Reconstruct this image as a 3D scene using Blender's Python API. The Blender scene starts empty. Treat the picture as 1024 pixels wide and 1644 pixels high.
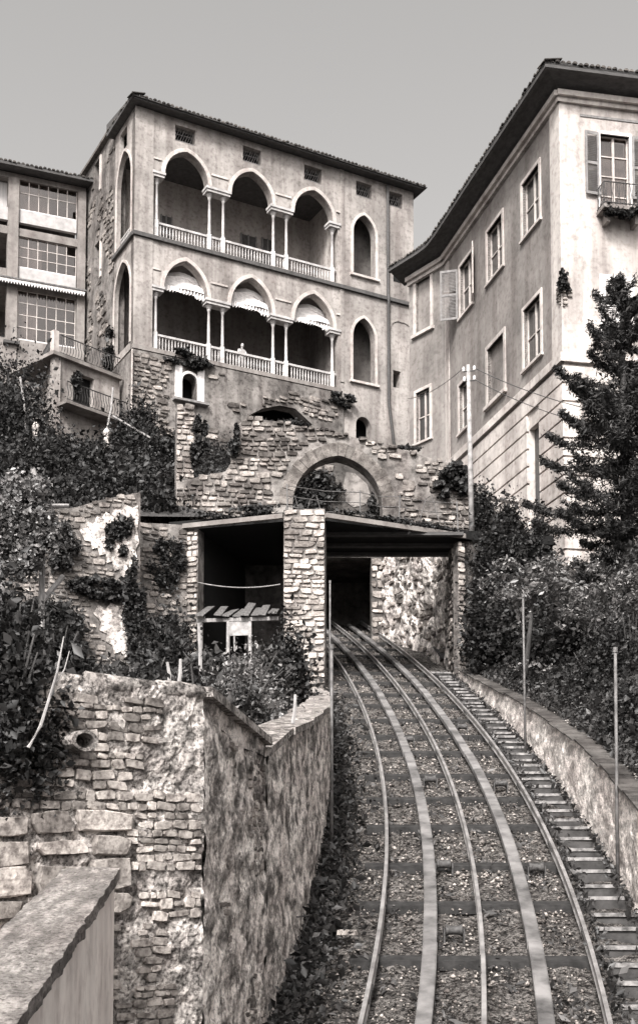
import bpy, bmesh, math, random
import numpy as np
from mathutils import Vector, Matrix, noise
from mathutils.geometry import tessellate_polygon

# ------------------------------------------------------------------ camera, sky, sun, exposure
R = math.radians
scene = bpy.context.scene
col = scene.collection
FPX, PX, PY, PITCH = 2000.0, 512.0, 1280.0, R(4)
cam_d = bpy.data.cameras.new('camera')
cam_d.sensor_fit = 'VERTICAL'
cam_d.sensor_height = 36.0
cam_d.lens = FPX * 36.0 / 1644.0
cam_d.shift_y = (PY - 822.0) / 1644.0
cam_d.clip_start, cam_d.clip_end = 0.1, 3000
cam = bpy.data.objects.new('camera', cam_d)
col.objects.link(cam)
cam.location = (0, 0, 0)
cam.rotation_euler = (R(90) + PITCH, 0, 0)
scene.camera = cam

SUN_EL, SUN_AZ = R(42), R(-165)          # azimuth from +Y, clockwise: behind the camera, a little to the left
to_sun = Vector((math.sin(SUN_AZ) * math.cos(SUN_EL), math.cos(SUN_AZ) * math.cos(SUN_EL), math.sin(SUN_EL)))
world = bpy.data.worlds.new('World')
scene.world = world
world.use_nodes = True
wn = world.node_tree
bg = wn.nodes['Background']
sky = wn.nodes.new('ShaderNodeTexSky')
sky.sky_type = 'NISHITA'
sky.sun_disc = False
sky.sun_elevation = SUN_EL
sky.sun_rotation = SUN_AZ
sky.dust_density = 7.0
sky.air_density = 1.2
bw = wn.nodes.new('ShaderNodeRGBToBW')
wn.links.new(sky.outputs[0], bw.inputs[0])
tn = wn.nodes.new('ShaderNodeMix')
tn.data_type = 'RGBA'
tn.blend_type = 'MULTIPLY'
tn.inputs[0].default_value = 1.0
wn.links.new(bw.outputs[0], tn.inputs[6])
tn.inputs[7].default_value = (1.02, 0.995, 0.975, 1)
wn.links.new(tn.outputs[2], bg.inputs[0])
bg.inputs[1].default_value = 0.15
sun_d = bpy.data.lights.new('sun', 'SUN')
sun_d.energy = 2.5
sun_d.angle = R(11)
sun_d.color = (1.0, 0.975, 0.945)
sun = bpy.data.objects.new('sun', sun_d)
col.objects.link(sun)
sun.rotation_euler = to_sun.to_track_quat('Z', 'Y').to_euler()
sun.location = to_sun * 60
vs = scene.view_settings
vs.view_transform = 'Standard'
vs.look = 'None'
vs.exposure = 1.1
vs.gamma = 1.0
vs.use_curve_mapping = False
scene.cycles.max_bounces = 6
scene.cycles.transparent_max_bounces = 8

random.seed(7)
rng = np.random.default_rng(11)

# ------------------------------------------------------------------ pixel helpers (photo of 1024 x 1644)
FW = Vector((0, math.cos(PITCH), math.sin(PITCH)))
UP = Vector((0, -math.sin(PITCH), math.cos(PITCH)))
def ray(x, y):
    return FW + UP * ((PY - y) / FPX) + Vector((1, 0, 0)) * ((x - PX) / FPX)
def P(x, y, Y):
    d = ray(x, y)
    return d * (Y / d.y)
def track_z(Y):
    return -5.56 + 0.323 * Y
def G(x, y):
    d = ray(x, y)
    return d * (-5.56 / (d.z - 0.323 * d.y))

# ------------------------------------------------------------------ objects
def wl(o):
    v = Vector((0, 0, 0))
    while o is not None:
        v += o.location
        o = o.parent
    return v
def tag(o, label=None, cat=None, group=None, kind=None):
    if label: o['label'] = label
    if cat: o['category'] = cat
    if group: o['group'] = group
    if kind: o['kind'] = kind
    return o
def thing(name, loc, label, cat, group=None):
    o = bpy.data.objects.new(name, None)
    o.empty_display_size = 0.3
    o.location = loc
    col.objects.link(o)
    return tag(o, label, cat, group)

class MB:
    def __init__(s):
        s.v, s.f = [], []
    def add(s, vs, fs):
        b = len(s.v)
        s.v.extend([tuple(p) for p in vs])
        s.f.extend([tuple(b + i for i in f) for f in fs])
        return s
    def hexa(s, p):                                   # 8 points: bottom ring 0-3, top ring 4-7
        return s.add(p, [(3, 2, 1, 0), (4, 5, 6, 7), (0, 1, 5, 4), (1, 2, 6, 5), (2, 3, 7, 6), (3, 0, 4, 7)])
    def box(s, x0, x1, y0, y1, z0, z1):
        return s.hexa([(x0, y0, z0), (x1, y0, z0), (x1, y1, z0), (x0, y1, z0), (x0, y0, z1), (x1, y0, z1), (x1, y1, z1), (x0, y1, z1)])
    def tube(s, pts, rad, n=8, cap=True):
        pts = [Vector(p) for p in pts]
        rad = rad if isinstance(rad, (list, tuple)) else [rad] * len(pts)
        b = len(s.v)
        for i, p in enumerate(pts):
            t = (pts[min(i + 1, len(pts) - 1)] - pts[max(i - 1, 0)]).normalized()
            a = t.cross(Vector((0, 0, 1)) if abs(t.z) < 0.9 else Vector((1, 0, 0))).normalized()
            c = t.cross(a)
            for k in range(n):
                q = 2 * math.pi * k / n
                s.v.append(tuple(p + (a * math.cos(q) + c * math.sin(q)) * rad[i]))
        for i in range(len(pts) - 1):
            for k in range(n):
                k2 = (k + 1) % n
                s.f.append((b + i * n + k, b + i * n + k2, b + (i + 1) * n + k2, b + (i + 1) * n + k))
        if cap:
            s.f.append(tuple(b + k for k in range(n))[::-1])
            s.f.append(tuple(b + (len(pts) - 1) * n + k for k in range(n)))
        return s
    def lathe(s, c, prof, n=12):                      # prof: (radius, z)
        return s.tube([(c[0], c[1], c[2] + z) for r, z in prof], [max(r, 0.001) for r, z in prof], n)
    def prism(s, loop, vec):                          # loop extruded along vec
        loop = [Vector(p) for p in loop]
        vec = Vector(vec)
        n = len(loop)
        return s.add(loop + [p + vec for p in loop], [tuple(range(n))[::-1], tuple(range(n, 2 * n))] + [(i, (i + 1) % n, n + (i + 1) % n, n + i) for i in range(n)])
    def strip(s, pts, prof, closed=True):             # prof (side, up) swept along pts, kept upright
        pts = [Vector(p) for p in pts]
        b, n = len(s.v), len(prof)
        for i, p in enumerate(pts):
            t = (pts[min(i + 1, len(pts) - 1)] - pts[max(i - 1, 0)])
            t.z = 0
            t.normalize()
            side = Vector((t.y, -t.x, 0))
            for a, c in prof:
                s.v.append(tuple(p + side * a + Vector((0, 0, c))))
        m = n if closed else n - 1
        for i in range(len(pts) - 1):
            for k in range(m):
                s.f.append((b + i * n + k, b + i * n + (k + 1) % n, b + (i + 1) * n + (k + 1) % n, b + (i + 1) * n + k))
        if closed:
            s.f.append(tuple(b + k for k in range(n))[::-1])
            s.f.append(tuple(b + (len(pts) - 1) * n + k for k in range(n)))
        return s
    def build(s, name, m, parent=None, smooth=False, fix=True, **kw):
        if parent is not None:
            base = wl(parent)
        else:
            a = np.array(s.v)
            base = Vector(((a[:, 0].min() + a[:, 0].max()) / 2, (a[:, 1].min() + a[:, 1].max()) / 2, a[:, 2].min()))
        me = bpy.data.meshes.new(name)
        me.from_pydata([(p[0] - base.x, p[1] - base.y, p[2] - base.z) for p in s.v], [], s.f)
        if fix:
            bm = bmesh.new()
            bm.from_mesh(me)
            bmesh.ops.recalc_face_normals(bm, faces=bm.faces)
            bm.to_mesh(me)
            bm.free()
        me.materials.append(m)
        if smooth:
            me.polygons.foreach_set('use_smooth', [True] * len(me.polygons))
        o = bpy.data.objects.new(name, me)
        col.objects.link(o)
        if parent is not None:
            o.parent = parent
        else:
            o.location = base
        return tag(o, **kw)

def inst(me, name, mtx, parent, m=None):
    o = bpy.data.objects.new(name, me)
    col.objects.link(o)
    o.parent = parent
    o.matrix_basis = Matrix.Translation(-wl(parent)) @ mtx
    return o

class Fr:                                             # upright plane: u along, z up, c outwards
    def __init__(s, A, B):
        s.O = Vector((A[0], A[1], 0))
        s.u = (Vector((B[0], B[1], 0)) - s.O)
        s.L = s.u.length
        s.u.normalize()
        s.n = Vector((s.u.y, -s.u.x, 0))
        if s.n.dot(s.O) > 0: s.n = -s.n               # outwards = towards the viewer's side
    def pt(s, u, z, c=0.0):
        return s.O + s.u * u + s.n * c + Vector((0, 0, z))
    def px(s, x, y, c=0.0):
        d = ray(x, y)
        q = d * (((s.O + s.n * c).dot(s.n)) / d.dot(s.n))
        return ((q - s.O).dot(s.u), q.z)
    def box(s, mb, u0, u1, z0, z1, c0, c1):
        return mb.hexa([s.pt(u0, z0, c1), s.pt(u1, z0, c1), s.pt(u1, z0, c0), s.pt(u0, z0, c0),
                        s.pt(u0, z1, c1), s.pt(u1, z1, c1), s.pt(u1, z1, c0), s.pt(u0, z1, c0)])
    def mtx(s, u, z, c, w, h, d, rot=0.0):
        cr, sr = math.cos(rot), math.sin(rot)
        a = (s.u * cr + Vector((0, 0, sr))) * w
        b = (-s.u * sr + Vector((0, 0, cr))) * h
        e = s.n * d
        p = s.pt(u, z, c)
        return Matrix(((a.x, b.x, e.x, p.x), (a.y, b.y, e.y, p.y), (a.z, b.z, e.z, p.z), (0, 0, 0, 1)))
    def slab(s, mb, outer, holes, c0, c1):            # c0 front, c1 back
        loops = [list(outer)] + [list(h) for h in holes]
        flat = [p for l in loops for p in l]
        tris = tessellate_polygon([[Vector((p[0], p[1], 0)) for p in l] for l in loops])
        N = len(flat)
        vs = [s.pt(p[0], p[1], c0) for p in flat] + [s.pt(p[0], p[1], c1) for p in flat]
        fs = [tuple(t) for t in tris] + [tuple(i + N for i in t)[::-1] for t in tris]
        k = 0
        for l in loops:
            n = len(l)
            fs += [(k + i, k + (i + 1) % n, N + k + (i + 1) % n, N + k + i) for i in range(n)]
            k += n
        return mb.add(vs, fs)
    def sweep(s, mb, path, w, c0, c1):                # flat band along a (u, z) path, w to its left
        n = len(path)
        out = []
        for i, p in enumerate(path):
            a, b = Vector(path[max(i - 1, 0)]), Vector(path[min(i + 1, n - 1)])
            t = (b - a).normalized()
            out.append((p[0] - t.y * w, p[1] + t.x * w))
        for i in range(n - 1):
            q = [path[i], path[i + 1], out[i + 1], out[i]]
            mb.hexa([s.pt(*p, c1) for p in q] + [s.pt(*p, c0) for p in q])
        return mb

def arch(uc, w, zs, rise, n=9):                       # pointed arch from the left springing to the right one
    c = (rise * rise - w * w / 4) / w
    r = c + w / 2
    th = math.atan2(rise, -c) if c > 0 else math.atan2(rise, -c)
    L = []
    for i in range(n + 1):
        a = math.pi - (math.pi - th) * i / n
        L.append((uc + c + r * math.cos(a), zs + r * math.sin(a)))
    return L + [(2 * uc - p[0], p[1]) for p in L[-2::-1]]
def inside(p, poly):
    x, y = p
    r = False
    j = len(poly) - 1
    for i in range(len(poly)):
        a, b = poly[i], poly[j]
        if (a[1] > y) != (b[1] > y) and x < (b[0] - a[0]) * (y - a[1]) / (b[1] - a[1]) + a[0]:
            r = not r
        j = i
    return r

# ------------------------------------------------------------------ materials
def tint(g):
    return (min(g * 1.035, 1), g * 0.985, g * 0.965, 1)
class Nodes:
    def __init__(s, name):
        s.m = bpy.data.materials.new(name)
        s.m.use_nodes = True
        s.t = s.m.node_tree
        s.b = s.t.nodes['Principled BSDF']
        s.b.inputs['Specular IOR Level'].default_value = 0.3
    def n(s, k, **kw):
        o = s.t.nodes.new(k)
        for a, b in kw.items(): setattr(o, a, b)
        return o
    def l(s, a, b): s.t.links.new(a, b)
    def noise(s, scale, detail=5, stretch=(1, 1, 1), rough=0.6, world=True):
        g = s.n('ShaderNodeNewGeometry') if world else s.n('ShaderNodeTexCoord')
        mp = s.n('ShaderNodeMapping')
        mp.inputs['Scale'].default_value = stretch
        s.l(g.outputs['Position' if world else 'Object'], mp.inputs[0])
        t = s.n('ShaderNodeTexNoise')
        t.inputs['Scale'].default_value = scale
        t.inputs['Detail'].default_value = detail
        t.inputs['Roughness'].default_value = rough
        s.l(mp.outputs[0], t.inputs['Vector'])
        return t.outputs[0]
    def ramp(s, src, stops):
        r = s.n('ShaderNodeValToRGB')
        e = r.color_ramp.elements
        while len(e) < len(stops): e.new(0.5)
        for q, (p, g) in zip(e, stops):
            q.position = p
            q.color = tint(g)
        s.l(src, r.inputs[0])
        return r.outputs[0]
    def mul(s, a, b, fac=1.0, mode='MULTIPLY'):
        x = s.n('ShaderNodeMix', data_type='RGBA', blend_type=mode)
        for v, i in ((fac, 0), (a, 6), (b, 7)):
            if hasattr(v, 'is_linked') or hasattr(v, 'links'): s.l(v, x.inputs[i])
            else: x.inputs[i].default_value = v
        return x.outputs[2]
    def math(s, op, a, b=0.5):
        x = s.n('ShaderNodeMath', operation=op)
        for v, i in ((a, 0), (b, 1)):
            if hasattr(v, 'links'): s.l(v, x.inputs[i])
            else: x.inputs[i].default_value = v
        return x.outputs[0]
    def rnd(s):                                       # one random number for each stone, leaf or tile
        g, o = s.n('ShaderNodeNewGeometry'), s.n('ShaderNodeObjectInfo')
        return s.math('FRACT', s.math('ADD', g.outputs['Random Per Island'], o.outputs['Random']))
    def bump(s, h, dist=0.02, st=0.6):
        b = s.n('ShaderNodeBump')
        b.inputs['Strength'].default_value = st
        b.inputs['Distance'].default_value = dist
        s.l(h, b.inputs['Height'])
        s.l(b.outputs[0], s.b.inputs['Normal'])
    def done(s, c, rough=0.85, spec=None):
        if hasattr(c, 'links'): s.l(c, s.b.inputs['Base Color'])
        else: s.b.inputs['Base Color'].default_value = c
        s.b.inputs['Roughness'].default_value = rough
        if spec is not None: s.b.inputs['Specular IOR Level'].default_value = spec
        return s.m

def plaster(name, lo, hi, streak=0.5, dirt=0.45, scale=0.7, bump=0.012, patch=None):
    k = Nodes(name)
    c = k.ramp(k.noise(scale, 6), [(0.3, lo), (0.62, hi)])
    st = k.ramp(k.noise(1.6, 5, (1, 1, 0.09)), [(0.36, 1 - streak), (0.6, 1.0)])
    c = k.mul(c, st)
    d = k.ramp(k.noise(5.0, 7), [(0.3, 1 - dirt), (0.52, 1.0)])
    c = k.mul(c, d)
    if patch:
        mk = k.ramp(k.noise(patch[0], 6, rough=0.7), [(patch[1], 0.0), (patch[1] + 0.03, 1.0)])
        c = k.mul(c, k.ramp(k.noise(9, 6), [(0.35, patch[2] * 0.5), (0.65, patch[2])]), mk, 'MIX')
    k.bump(k.noise(14, 6), bump)
    return k.done(c, 0.92, 0.15)
def nearwall(name, lo, hi, sc=4.0, stretch=(1, 1, 1), patch=0.5, soft=1.0):
    k = Nodes(name)
    c = k.ramp(k.noise(sc, 9, stretch, 0.72), [(0.49 - .09 * soft, lo), (0.49, (lo + hi) * .42), (0.49 + .07 * soft, hi)])
    c = k.mul(c, k.ramp(k.noise(sc * .3, 5, stretch), [(0.35, 1 - patch), (0.6, 1.0)]))
    c = k.mul(c, k.ramp(k.noise(sc * 4, 6), [(0.32, 0.3), (0.5, 1.0)]))
    k.bump(k.noise(sc * 2, 9, rough=0.7), 0.05, 1.0)
    return k.done(c, 0.95, 0.1)
def stone(name, lo, hi, mott=0.5, scale=7, bump=0.02):
    k = Nodes(name)
    c = k.ramp(k.rnd(), [(0.0, lo), (0.55, (lo + hi) / 2), (1.0, hi)])
    c = k.mul(c, k.ramp(k.noise(scale, 6), [(0.34, 1 - mott), (0.58, 1.0)]))
    c = k.mul(c, k.ramp(k.noise(1.1, 6, rough=0.65), [(0.36, 0.3), (0.56, 1.0)]))
    c = k.mul(c, k.ramp(k.noise(26, 4), [(0.34, 0.5), (0.5, 1.0)]))
    k.bump(k.noise(scale * 2.2, 6), bump)
    return k.done(c, 0.9, 0.2)
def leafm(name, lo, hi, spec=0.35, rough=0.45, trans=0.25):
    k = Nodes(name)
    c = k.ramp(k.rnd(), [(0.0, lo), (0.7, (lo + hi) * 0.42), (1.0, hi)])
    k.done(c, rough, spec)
    tr = k.n('ShaderNodeBsdfTranslucent')
    k.l(c, tr.inputs[0])
    mx = k.n('ShaderNodeMixShader')
    mx.inputs[0].default_value = trans
    k.l(k.b.outputs[0], mx.inputs[1])
    k.l(tr.outputs[0], mx.inputs[2])
    k.l(mx.outputs[0], k.t.nodes['Material Output'].inputs[0])
    return k.m
def simple(name, lo, hi, scale=6, stretch=(1, 1, 1), rough=0.8, bump=0.006, spec=0.25, metal=0.0):
    k = Nodes(name)
    c = k.ramp(k.noise(scale, 6, stretch), [(0.32, lo), (0.66, hi)])
    k.bump(k.noise(scale * 3, 5, stretch), bump)
    k.b.inputs['Metallic'].default_value = metal
    return k.done(c, rough, spec)
def glassm(name, refl, tintv=0.75):
    k = Nodes(name)
    t, g = k.n('ShaderNodeBsdfTransparent'), k.n('ShaderNodeBsdfGlossy')
    t.inputs[0].default_value = tint(tintv)
    g.inputs['Roughness'].default_value = 0.03
    g.inputs['Color'].default_value = tint(0.9)
    mx = k.n('ShaderNodeMixShader')
    mx.inputs[0].default_value = refl
    k.l(t.outputs[0], mx.inputs[1])
    k.l(g.outputs[0], mx.inputs[2])
    k.l(mx.outputs[0], k.t.nodes['Material Output'].inputs[0])
    return k.m

M = {}
M['loggia'] = plaster('loggia_plaster', 0.2, 0.37, 0.4, 0.42, 0.5)
M['loggia_old'] = plaster('old_plaster', 0.08, 0.24, 0.45, 0.6, 1.1, 0.03)
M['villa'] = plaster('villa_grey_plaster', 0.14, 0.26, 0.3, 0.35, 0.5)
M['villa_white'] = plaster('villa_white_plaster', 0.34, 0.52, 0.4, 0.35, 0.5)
M['rustic'] = plaster('rusticated_plaster', 0.34, 0.58, 0.35, 0.35, 0.8)
M['trim'] = plaster('pale_trim', 0.36, 0.52, 0.25, 0.3, 1.5, 0.006)
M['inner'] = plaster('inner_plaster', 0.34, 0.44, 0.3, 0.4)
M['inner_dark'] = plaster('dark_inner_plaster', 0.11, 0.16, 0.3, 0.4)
M['base'] = plaster('base_wall_plaster', 0.06, 0.26, 0.5, 0.65, 0.6, 0.04)
M['cut_wall'] = nearwall('cutting_plaster', 0.22, 0.8, 2.6, (1, 1, .7), .3)
M['mortar'] = plaster('lime_mortar', 0.07, 0.28, 0.4, 0.65, 1.6, 0.05)
M['mortar_dark'] = plaster('mossy_shaded_mortar', 0.03, 0.11, 0.4, 0.6, 1.6, 0.05)  # mossy tone; in the bay and tunnel front it also paints shade
M['roughcast'] = nearwall('weathered_roughcast', 0.1, 0.7, 9.0, (1, 1, 1), .5, 1.4)
M['whitewash'] = nearwall('flaking_whitewash', 0.36, 0.92, 6, (1, .35, 1), .2)
M['render_white'] = plaster('white_render', .68, .88, .25, .3, 2)
M['streaked'] = nearwall('streaked_roughcast', 0.13, 0.95, 7.0, (1, .4, .6), .3)
M['patch'] = nearwall('flaking_white_plaster', 0.3, 0.8, 3.5, (1, 1, 1), .25)
M['concrete'] = plaster('grey_concrete', 0.16, 0.26, 0.3, 0.3, 1.2, 0.006)
M['coping'] = nearwall('lichen_coping', 0.12, 0.5, 9)
M['stone'] = stone('rubble_stone', 0.1, 0.5)
M['stone_pale'] = stone('pale_block_stone', 0.24, 0.68, 0.5)
M['voussoir'] = stone('arch_voussoir_stone', 0.13, 0.24, 0.45, 5)
M['stone_dark'] = stone('dark_mossy_stone', 0.1, 0.4, 0.6)
M['stone_big'] = stone('big_wall_stone', 0.2, 0.6, 0.65, 12, 0.02)
M['marble'] = simple('grey_marble', 0.26, 0.46, 2.5)
M['wood_dark'] = simple('dark_eave_wood', 0.045, 0.08, 4, (1, 1, 6))
M['wood_grey'] = simple('grey_old_plank', 0.05, 0.14, 7, (3, 1, 1))
M['wood'] = simple('weathered_wood', 0.1, 0.3, 5, (6, 6, 0.7))
M['wood_pale'] = simple('pale_bare_wood', 0.16, 0.36, 6)
M['shutter'] = simple('grey_shutter_paint', 0.13, 0.22, 6)
M['white_paint'] = simple('white_paint', 0.5, 0.66, 5)
M['band_paint'] = simple('cream_band_paint', 0.28, 0.4, 3)
M['parapet_top'] = nearwall('worn_parapet_top', 0.17, 0.42, 10, (1, .22, 1), .35, 1.5)
M['dark_leaf_and_shade'] = simple('dark_shutter_and_shade', 0.05, 0.09, 5)  # door paint; on the string courses it stands for a shadow line
M['tile'] = stone('roof_tile', 0.05, 0.16, 0.5)
M['iron'] = simple('rusty_iron', 0.03, 0.08, 20, rough=0.6)
M['iron_grey'] = simple('grey_painted_iron', 0.06, 0.16, 8, rough=0.5)
M['rail'] = simple('worn_rail_steel', 0.16, 0.42, 3, rough=0.42, spec=0.5, metal=0.5)
M['runner'] = simple('worn_runner_board', 0.04, 0.2, 2.0, (1, 1, 1), rough=0.75)
M['sleeper'] = simple('tarred_sleeper', 0.012, 0.035, 8)
M['shade_black'] = simple('painted_shade', 0.004, 0.009, 4)  # near-black, paints the shade of rooms, recesses and the deck underside
M['glass'] = glassm('window_glass', 0.1, 0.6)
M['glass_dark'] = simple('dark_window_glass', 0.025, 0.035, 1, rough=0.08, bump=0.0, spec=0.6)
M['curtain'] = simple('pale_curtain', 0.3, 0.46, 3, (4, 4, 0.3))
M['canvas'] = simple('awning_canvas', 0.5, 0.72, 4, (1, 1, 3))
M['cloth'] = simple('pale_clothing', 0.26, 0.36, 9)
M['skin'] = simple('skin', 0.4, 0.48, 9)
M['hair'] = simple('dark_hair', 0.04, 0.07, 30)
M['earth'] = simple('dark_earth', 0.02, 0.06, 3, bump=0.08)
M['gravel_bed'] = nearwall('gritty_track_bed', 0.015, 0.24, 20, (1, 1, 1), .75)
M['gravel'] = stone('ballast_stone', 0.06, 0.55, 0.4, 12, 0.01)
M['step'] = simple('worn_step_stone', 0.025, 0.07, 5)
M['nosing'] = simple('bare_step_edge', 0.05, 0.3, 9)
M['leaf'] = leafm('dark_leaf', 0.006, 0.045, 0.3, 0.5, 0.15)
M['leaf_mid'] = leafm('mid_leaf', 0.01, 0.11)
M['leaf_pale'] = leafm('pale_leaf', 0.03, 0.36, 0.5, 0.4)
M['ivy'] = leafm('ivy_leaf', 0.025, 0.3, 0.5, 0.35)
M['needle'] = leafm('conifer_needle', 0.012, 0.07, 0.25, 0.55, 0.1)
M['grass'] = leafm('dry_grass', 0.02, 0.2, 0.3, 0.6, 0.3)
M['bark'] = simple('bark', 0.03, 0.09, 10, (1, 1, 0.3), bump=0.02)
M['bark_pale'] = simple('pale_bark', 0.14, 0.36, 10, (1, 1, 0.4), bump=0.01)

# ------------------------------------------------------------------ stones and leaves
def stone_mesh(seed, m):
    r = random.Random(seed)
    n = 8
    ring = []
    for i, (c, s_) in enumerate([(1, 1), (0, 1), (-1, 1), (-1, 0), (-1, -1), (0, -1), (1, -1), (1, 0)]):
        k = (0.66 + 0.34 * r.random() ** 0.7) if i % 2 == 0 else (0.86 + 0.16 * r.random())
        j = 0 if i % 2 == 0 else r.uniform(-.15, .15)
        ring.append((0.5 * c * k + (j if c == 0 else 0), 0.5 * s_ * (k if i % 2 else 0.66 + 0.34 * r.random()) + (j if s_ == 0 else 0)))
    v = [(x, y, -0.6) for x, y in ring]
    v += [(x * 0.98, y * 0.98, 0.12 + 0.12 * r.random()) for x, y in ring]
    v += [(x * (0.86 + .12 * r.random()), y * (0.8 + .16 * r.random()), 0.34 + 0.14 * r.random()) for x, y in ring]
    f = [(i, (i + 1) % n, n + (i + 1) % n, n + i) for i in range(n)]
    f += [(n + i, n + (i + 1) % n, 2 * n + (i + 1) % n, 2 * n + i) for i in range(n)]
    f += [tuple(range(2 * n, 3 * n))]
    me = bpy.data.meshes.new('stone')
    me.from_pydata(v, [], f)
    me.materials.append(m)
    return me
_stone_cache = {}
def stones_of(m):
    if m.name not in _stone_cache:
        _stone_cache[m.name] = [stone_mesh(100 + i, m) for i in range(24)]
    return _stone_cache[m.name]

def rubble(parent, fr, poly, m, ch=0.2, asp=(1.0, 2.4), depth=0.06, gap=0.03, holes=(), keep=None, cap=120, size=None, seed=1, name='stone', c=0.0):
    """Courses of uneven stones on an upright plane; the largest are parts, the rest one joined part."""
    r = random.Random(seed)
    us, zs = [p[0] for p in poly], [p[1] for p in poly]
    L = []
    z = min(zs)
    while z < max(zs):
        h = ch * r.uniform(0.7, 1.35)
        u = min(us)
        while u < max(us):
            k = size(u, z) if size else 1.0
            w = h * r.uniform(*asp) * k
            if u == min(us): w *= r.uniform(.5, 1)
            if max(us) - u - w < ch * .6: w = max(max(us) - u, .02)
            uc, zc = u + w / 2, z + h / 2 + r.uniform(-0.12, 0.12) * h + .25 * ch * math.sin(u * 2.1 + seed)
            if r.random() < 0.12: hh = h * 0.6
            else: hh = h * (r.uniform(0.85, 1.1) if k <= 1.01 else r.uniform(0.9, 1.25))
            ok = inside((uc, zc), poly) and inside((uc - w * .38, zc - hh * .3), poly) and inside((uc + w * .38, zc + hh * .3), poly)
            if ok and not any(inside((uc + dx * w * .45, zc + dz * hh * .4), hl) for hl in holes for dx in (-1, 0, 1) for dz in (-1, 0, 1)):
                if keep is None or keep(uc, zc, r):
                    L.append((uc, zc, max(w - gap, 0.05), max(hh * r.uniform(.85, 1.15) - gap, 0.04), depth * r.uniform(0.6, 1.6), r.uniform(-0.12, 0.12), r.randrange(24)))
            u += w
        z += h
    L.sort(key=lambda q: -q[2] * q[3])
    ms = stones_of(m)
    for q in L[:cap]:
        inst(ms[q[6]], name, fr.mtx(q[0], q[1], c, q[2], q[3], q[4] * 2, q[5]), parent)
    rest = L[cap:]
    if rest:
        mb = MB()
        for q in rest:
            T = fr.mtx(q[0], q[1], c, q[2], q[3], q[4] * 2, q[5])
            src = ms[q[6]]
            mb.add([T @ v.co for v in src.vertices], [tuple(p.vertices) for p in src.polygons])
        mb.build('small_stones', m, parent, fix=False, kind='stuff')

def sheet(name, pts, m, parent=None, amp=0.0, sc=1.0, seed=0, axis=None, **kw):
    """pts: grid [i][j] of Vector; relief pushed along axis (or each normal)."""
    ni, nj = len(pts), len(pts[0])
    V = []
    for row in pts:
        for p in row:
            if amp:
                n = noise.fractal(p * sc + Vector((seed, seed * 2, 0)), 0.8, 2.0, 5)
                p = p + (axis if axis else Vector((0, 0, 1))) * (n * amp)
            V.append(p)
    F = [(i * nj + j, (i + 1) * nj + j, (i + 1) * nj + j + 1, i * nj + j + 1) for i in range(ni - 1) for j in range(nj - 1)]
    mb = MB()
    mb.v, mb.f = [tuple(v) for v in V], F
    return mb.build(name, m, parent, fix=False, **kw)

def leaves(name, pos, size, m, parent=None, up=0.4, asp=1.6, seed=0, nrm=None, **kw):
    """pos (n,3): one bent leaf of two faces at each point."""
    r = np.random.default_rng(seed + 5)
    n = len(pos)
    s = size * np.clip(r.lognormal(-.1, .42, n), .35, 2.1)[:, None]
    N = r.normal(size=(n, 3))
    N /= np.linalg.norm(N, axis=1)[:, None]
    N[:, 2] += up
    if nrm is not None: N = N * 0.6 + np.array(nrm)
    N /= np.linalg.norm(N, axis=1)[:, None]
    T = np.cross(N, r.normal(size=(n, 3)))
    T /= np.linalg.norm(T, axis=1)[:, None]
    B = np.cross(N, T)
    a = pos - T * s * asp * 0.5
    b = pos + T * s * asp * 0.5 - N * s * 0.15
    c = pos + B * s * 0.5 + N * s * 0.12
    d = pos - B * s * 0.5 + N * s * 0.12
    V = np.stack([a, d, b, c], 1).reshape(-1, 3)
    base = np.array(wl(parent)) if parent is not None else np.array([pos[:, 0].mean(), pos[:, 1].mean(), pos[:, 2].min()])
    V = V - base
    me = bpy.data.meshes.new(name)
    me.vertices.add(4 * n)
    me.vertices.foreach_set('co', V.astype(np.float32).ravel())
    me.loops.add(6 * n)
    i = np.arange(n) * 4
    idx = np.stack([i, i + 1, i + 2, i, i + 2, i + 3], 1)
    me.loops.foreach_set('vertex_index', idx.astype(np.int32).ravel())
    me.polygons.add(2 * n)
    me.polygons.foreach_set('loop_start', (np.arange(2 * n) * 3).astype(np.int32))
    me.update(calc_edges=True)
    me.materials.append(m)
    o = bpy.data.objects.new(name, me)
    col.objects.link(o)
    if parent is not None: o.parent = parent
    else: o.location = base
    return tag(o, **kw)

def clumps(c, rad, n, k, spread=0.3, seed=0, hollow=0.55):
    r = np.random.default_rng(seed)
    d = r.normal(size=(k, 3))
    d /= np.linalg.norm(d, axis=1)[:, None]
    d *= r.uniform(hollow, 1.0, k)[:, None] ** 0.6
    d[:, 2] = np.abs(d[:, 2]) * 1.0 - 0.12 * r.random(k)
    w = r.uniform(0.4, 1.3, k)
    pick = r.choice(k, n, p=w / w.sum())
    p = d[pick] + r.normal(size=(n, 3)) * spread * w[pick][:, None]
    return np.array(c) + p * np.array(rad)

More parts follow.
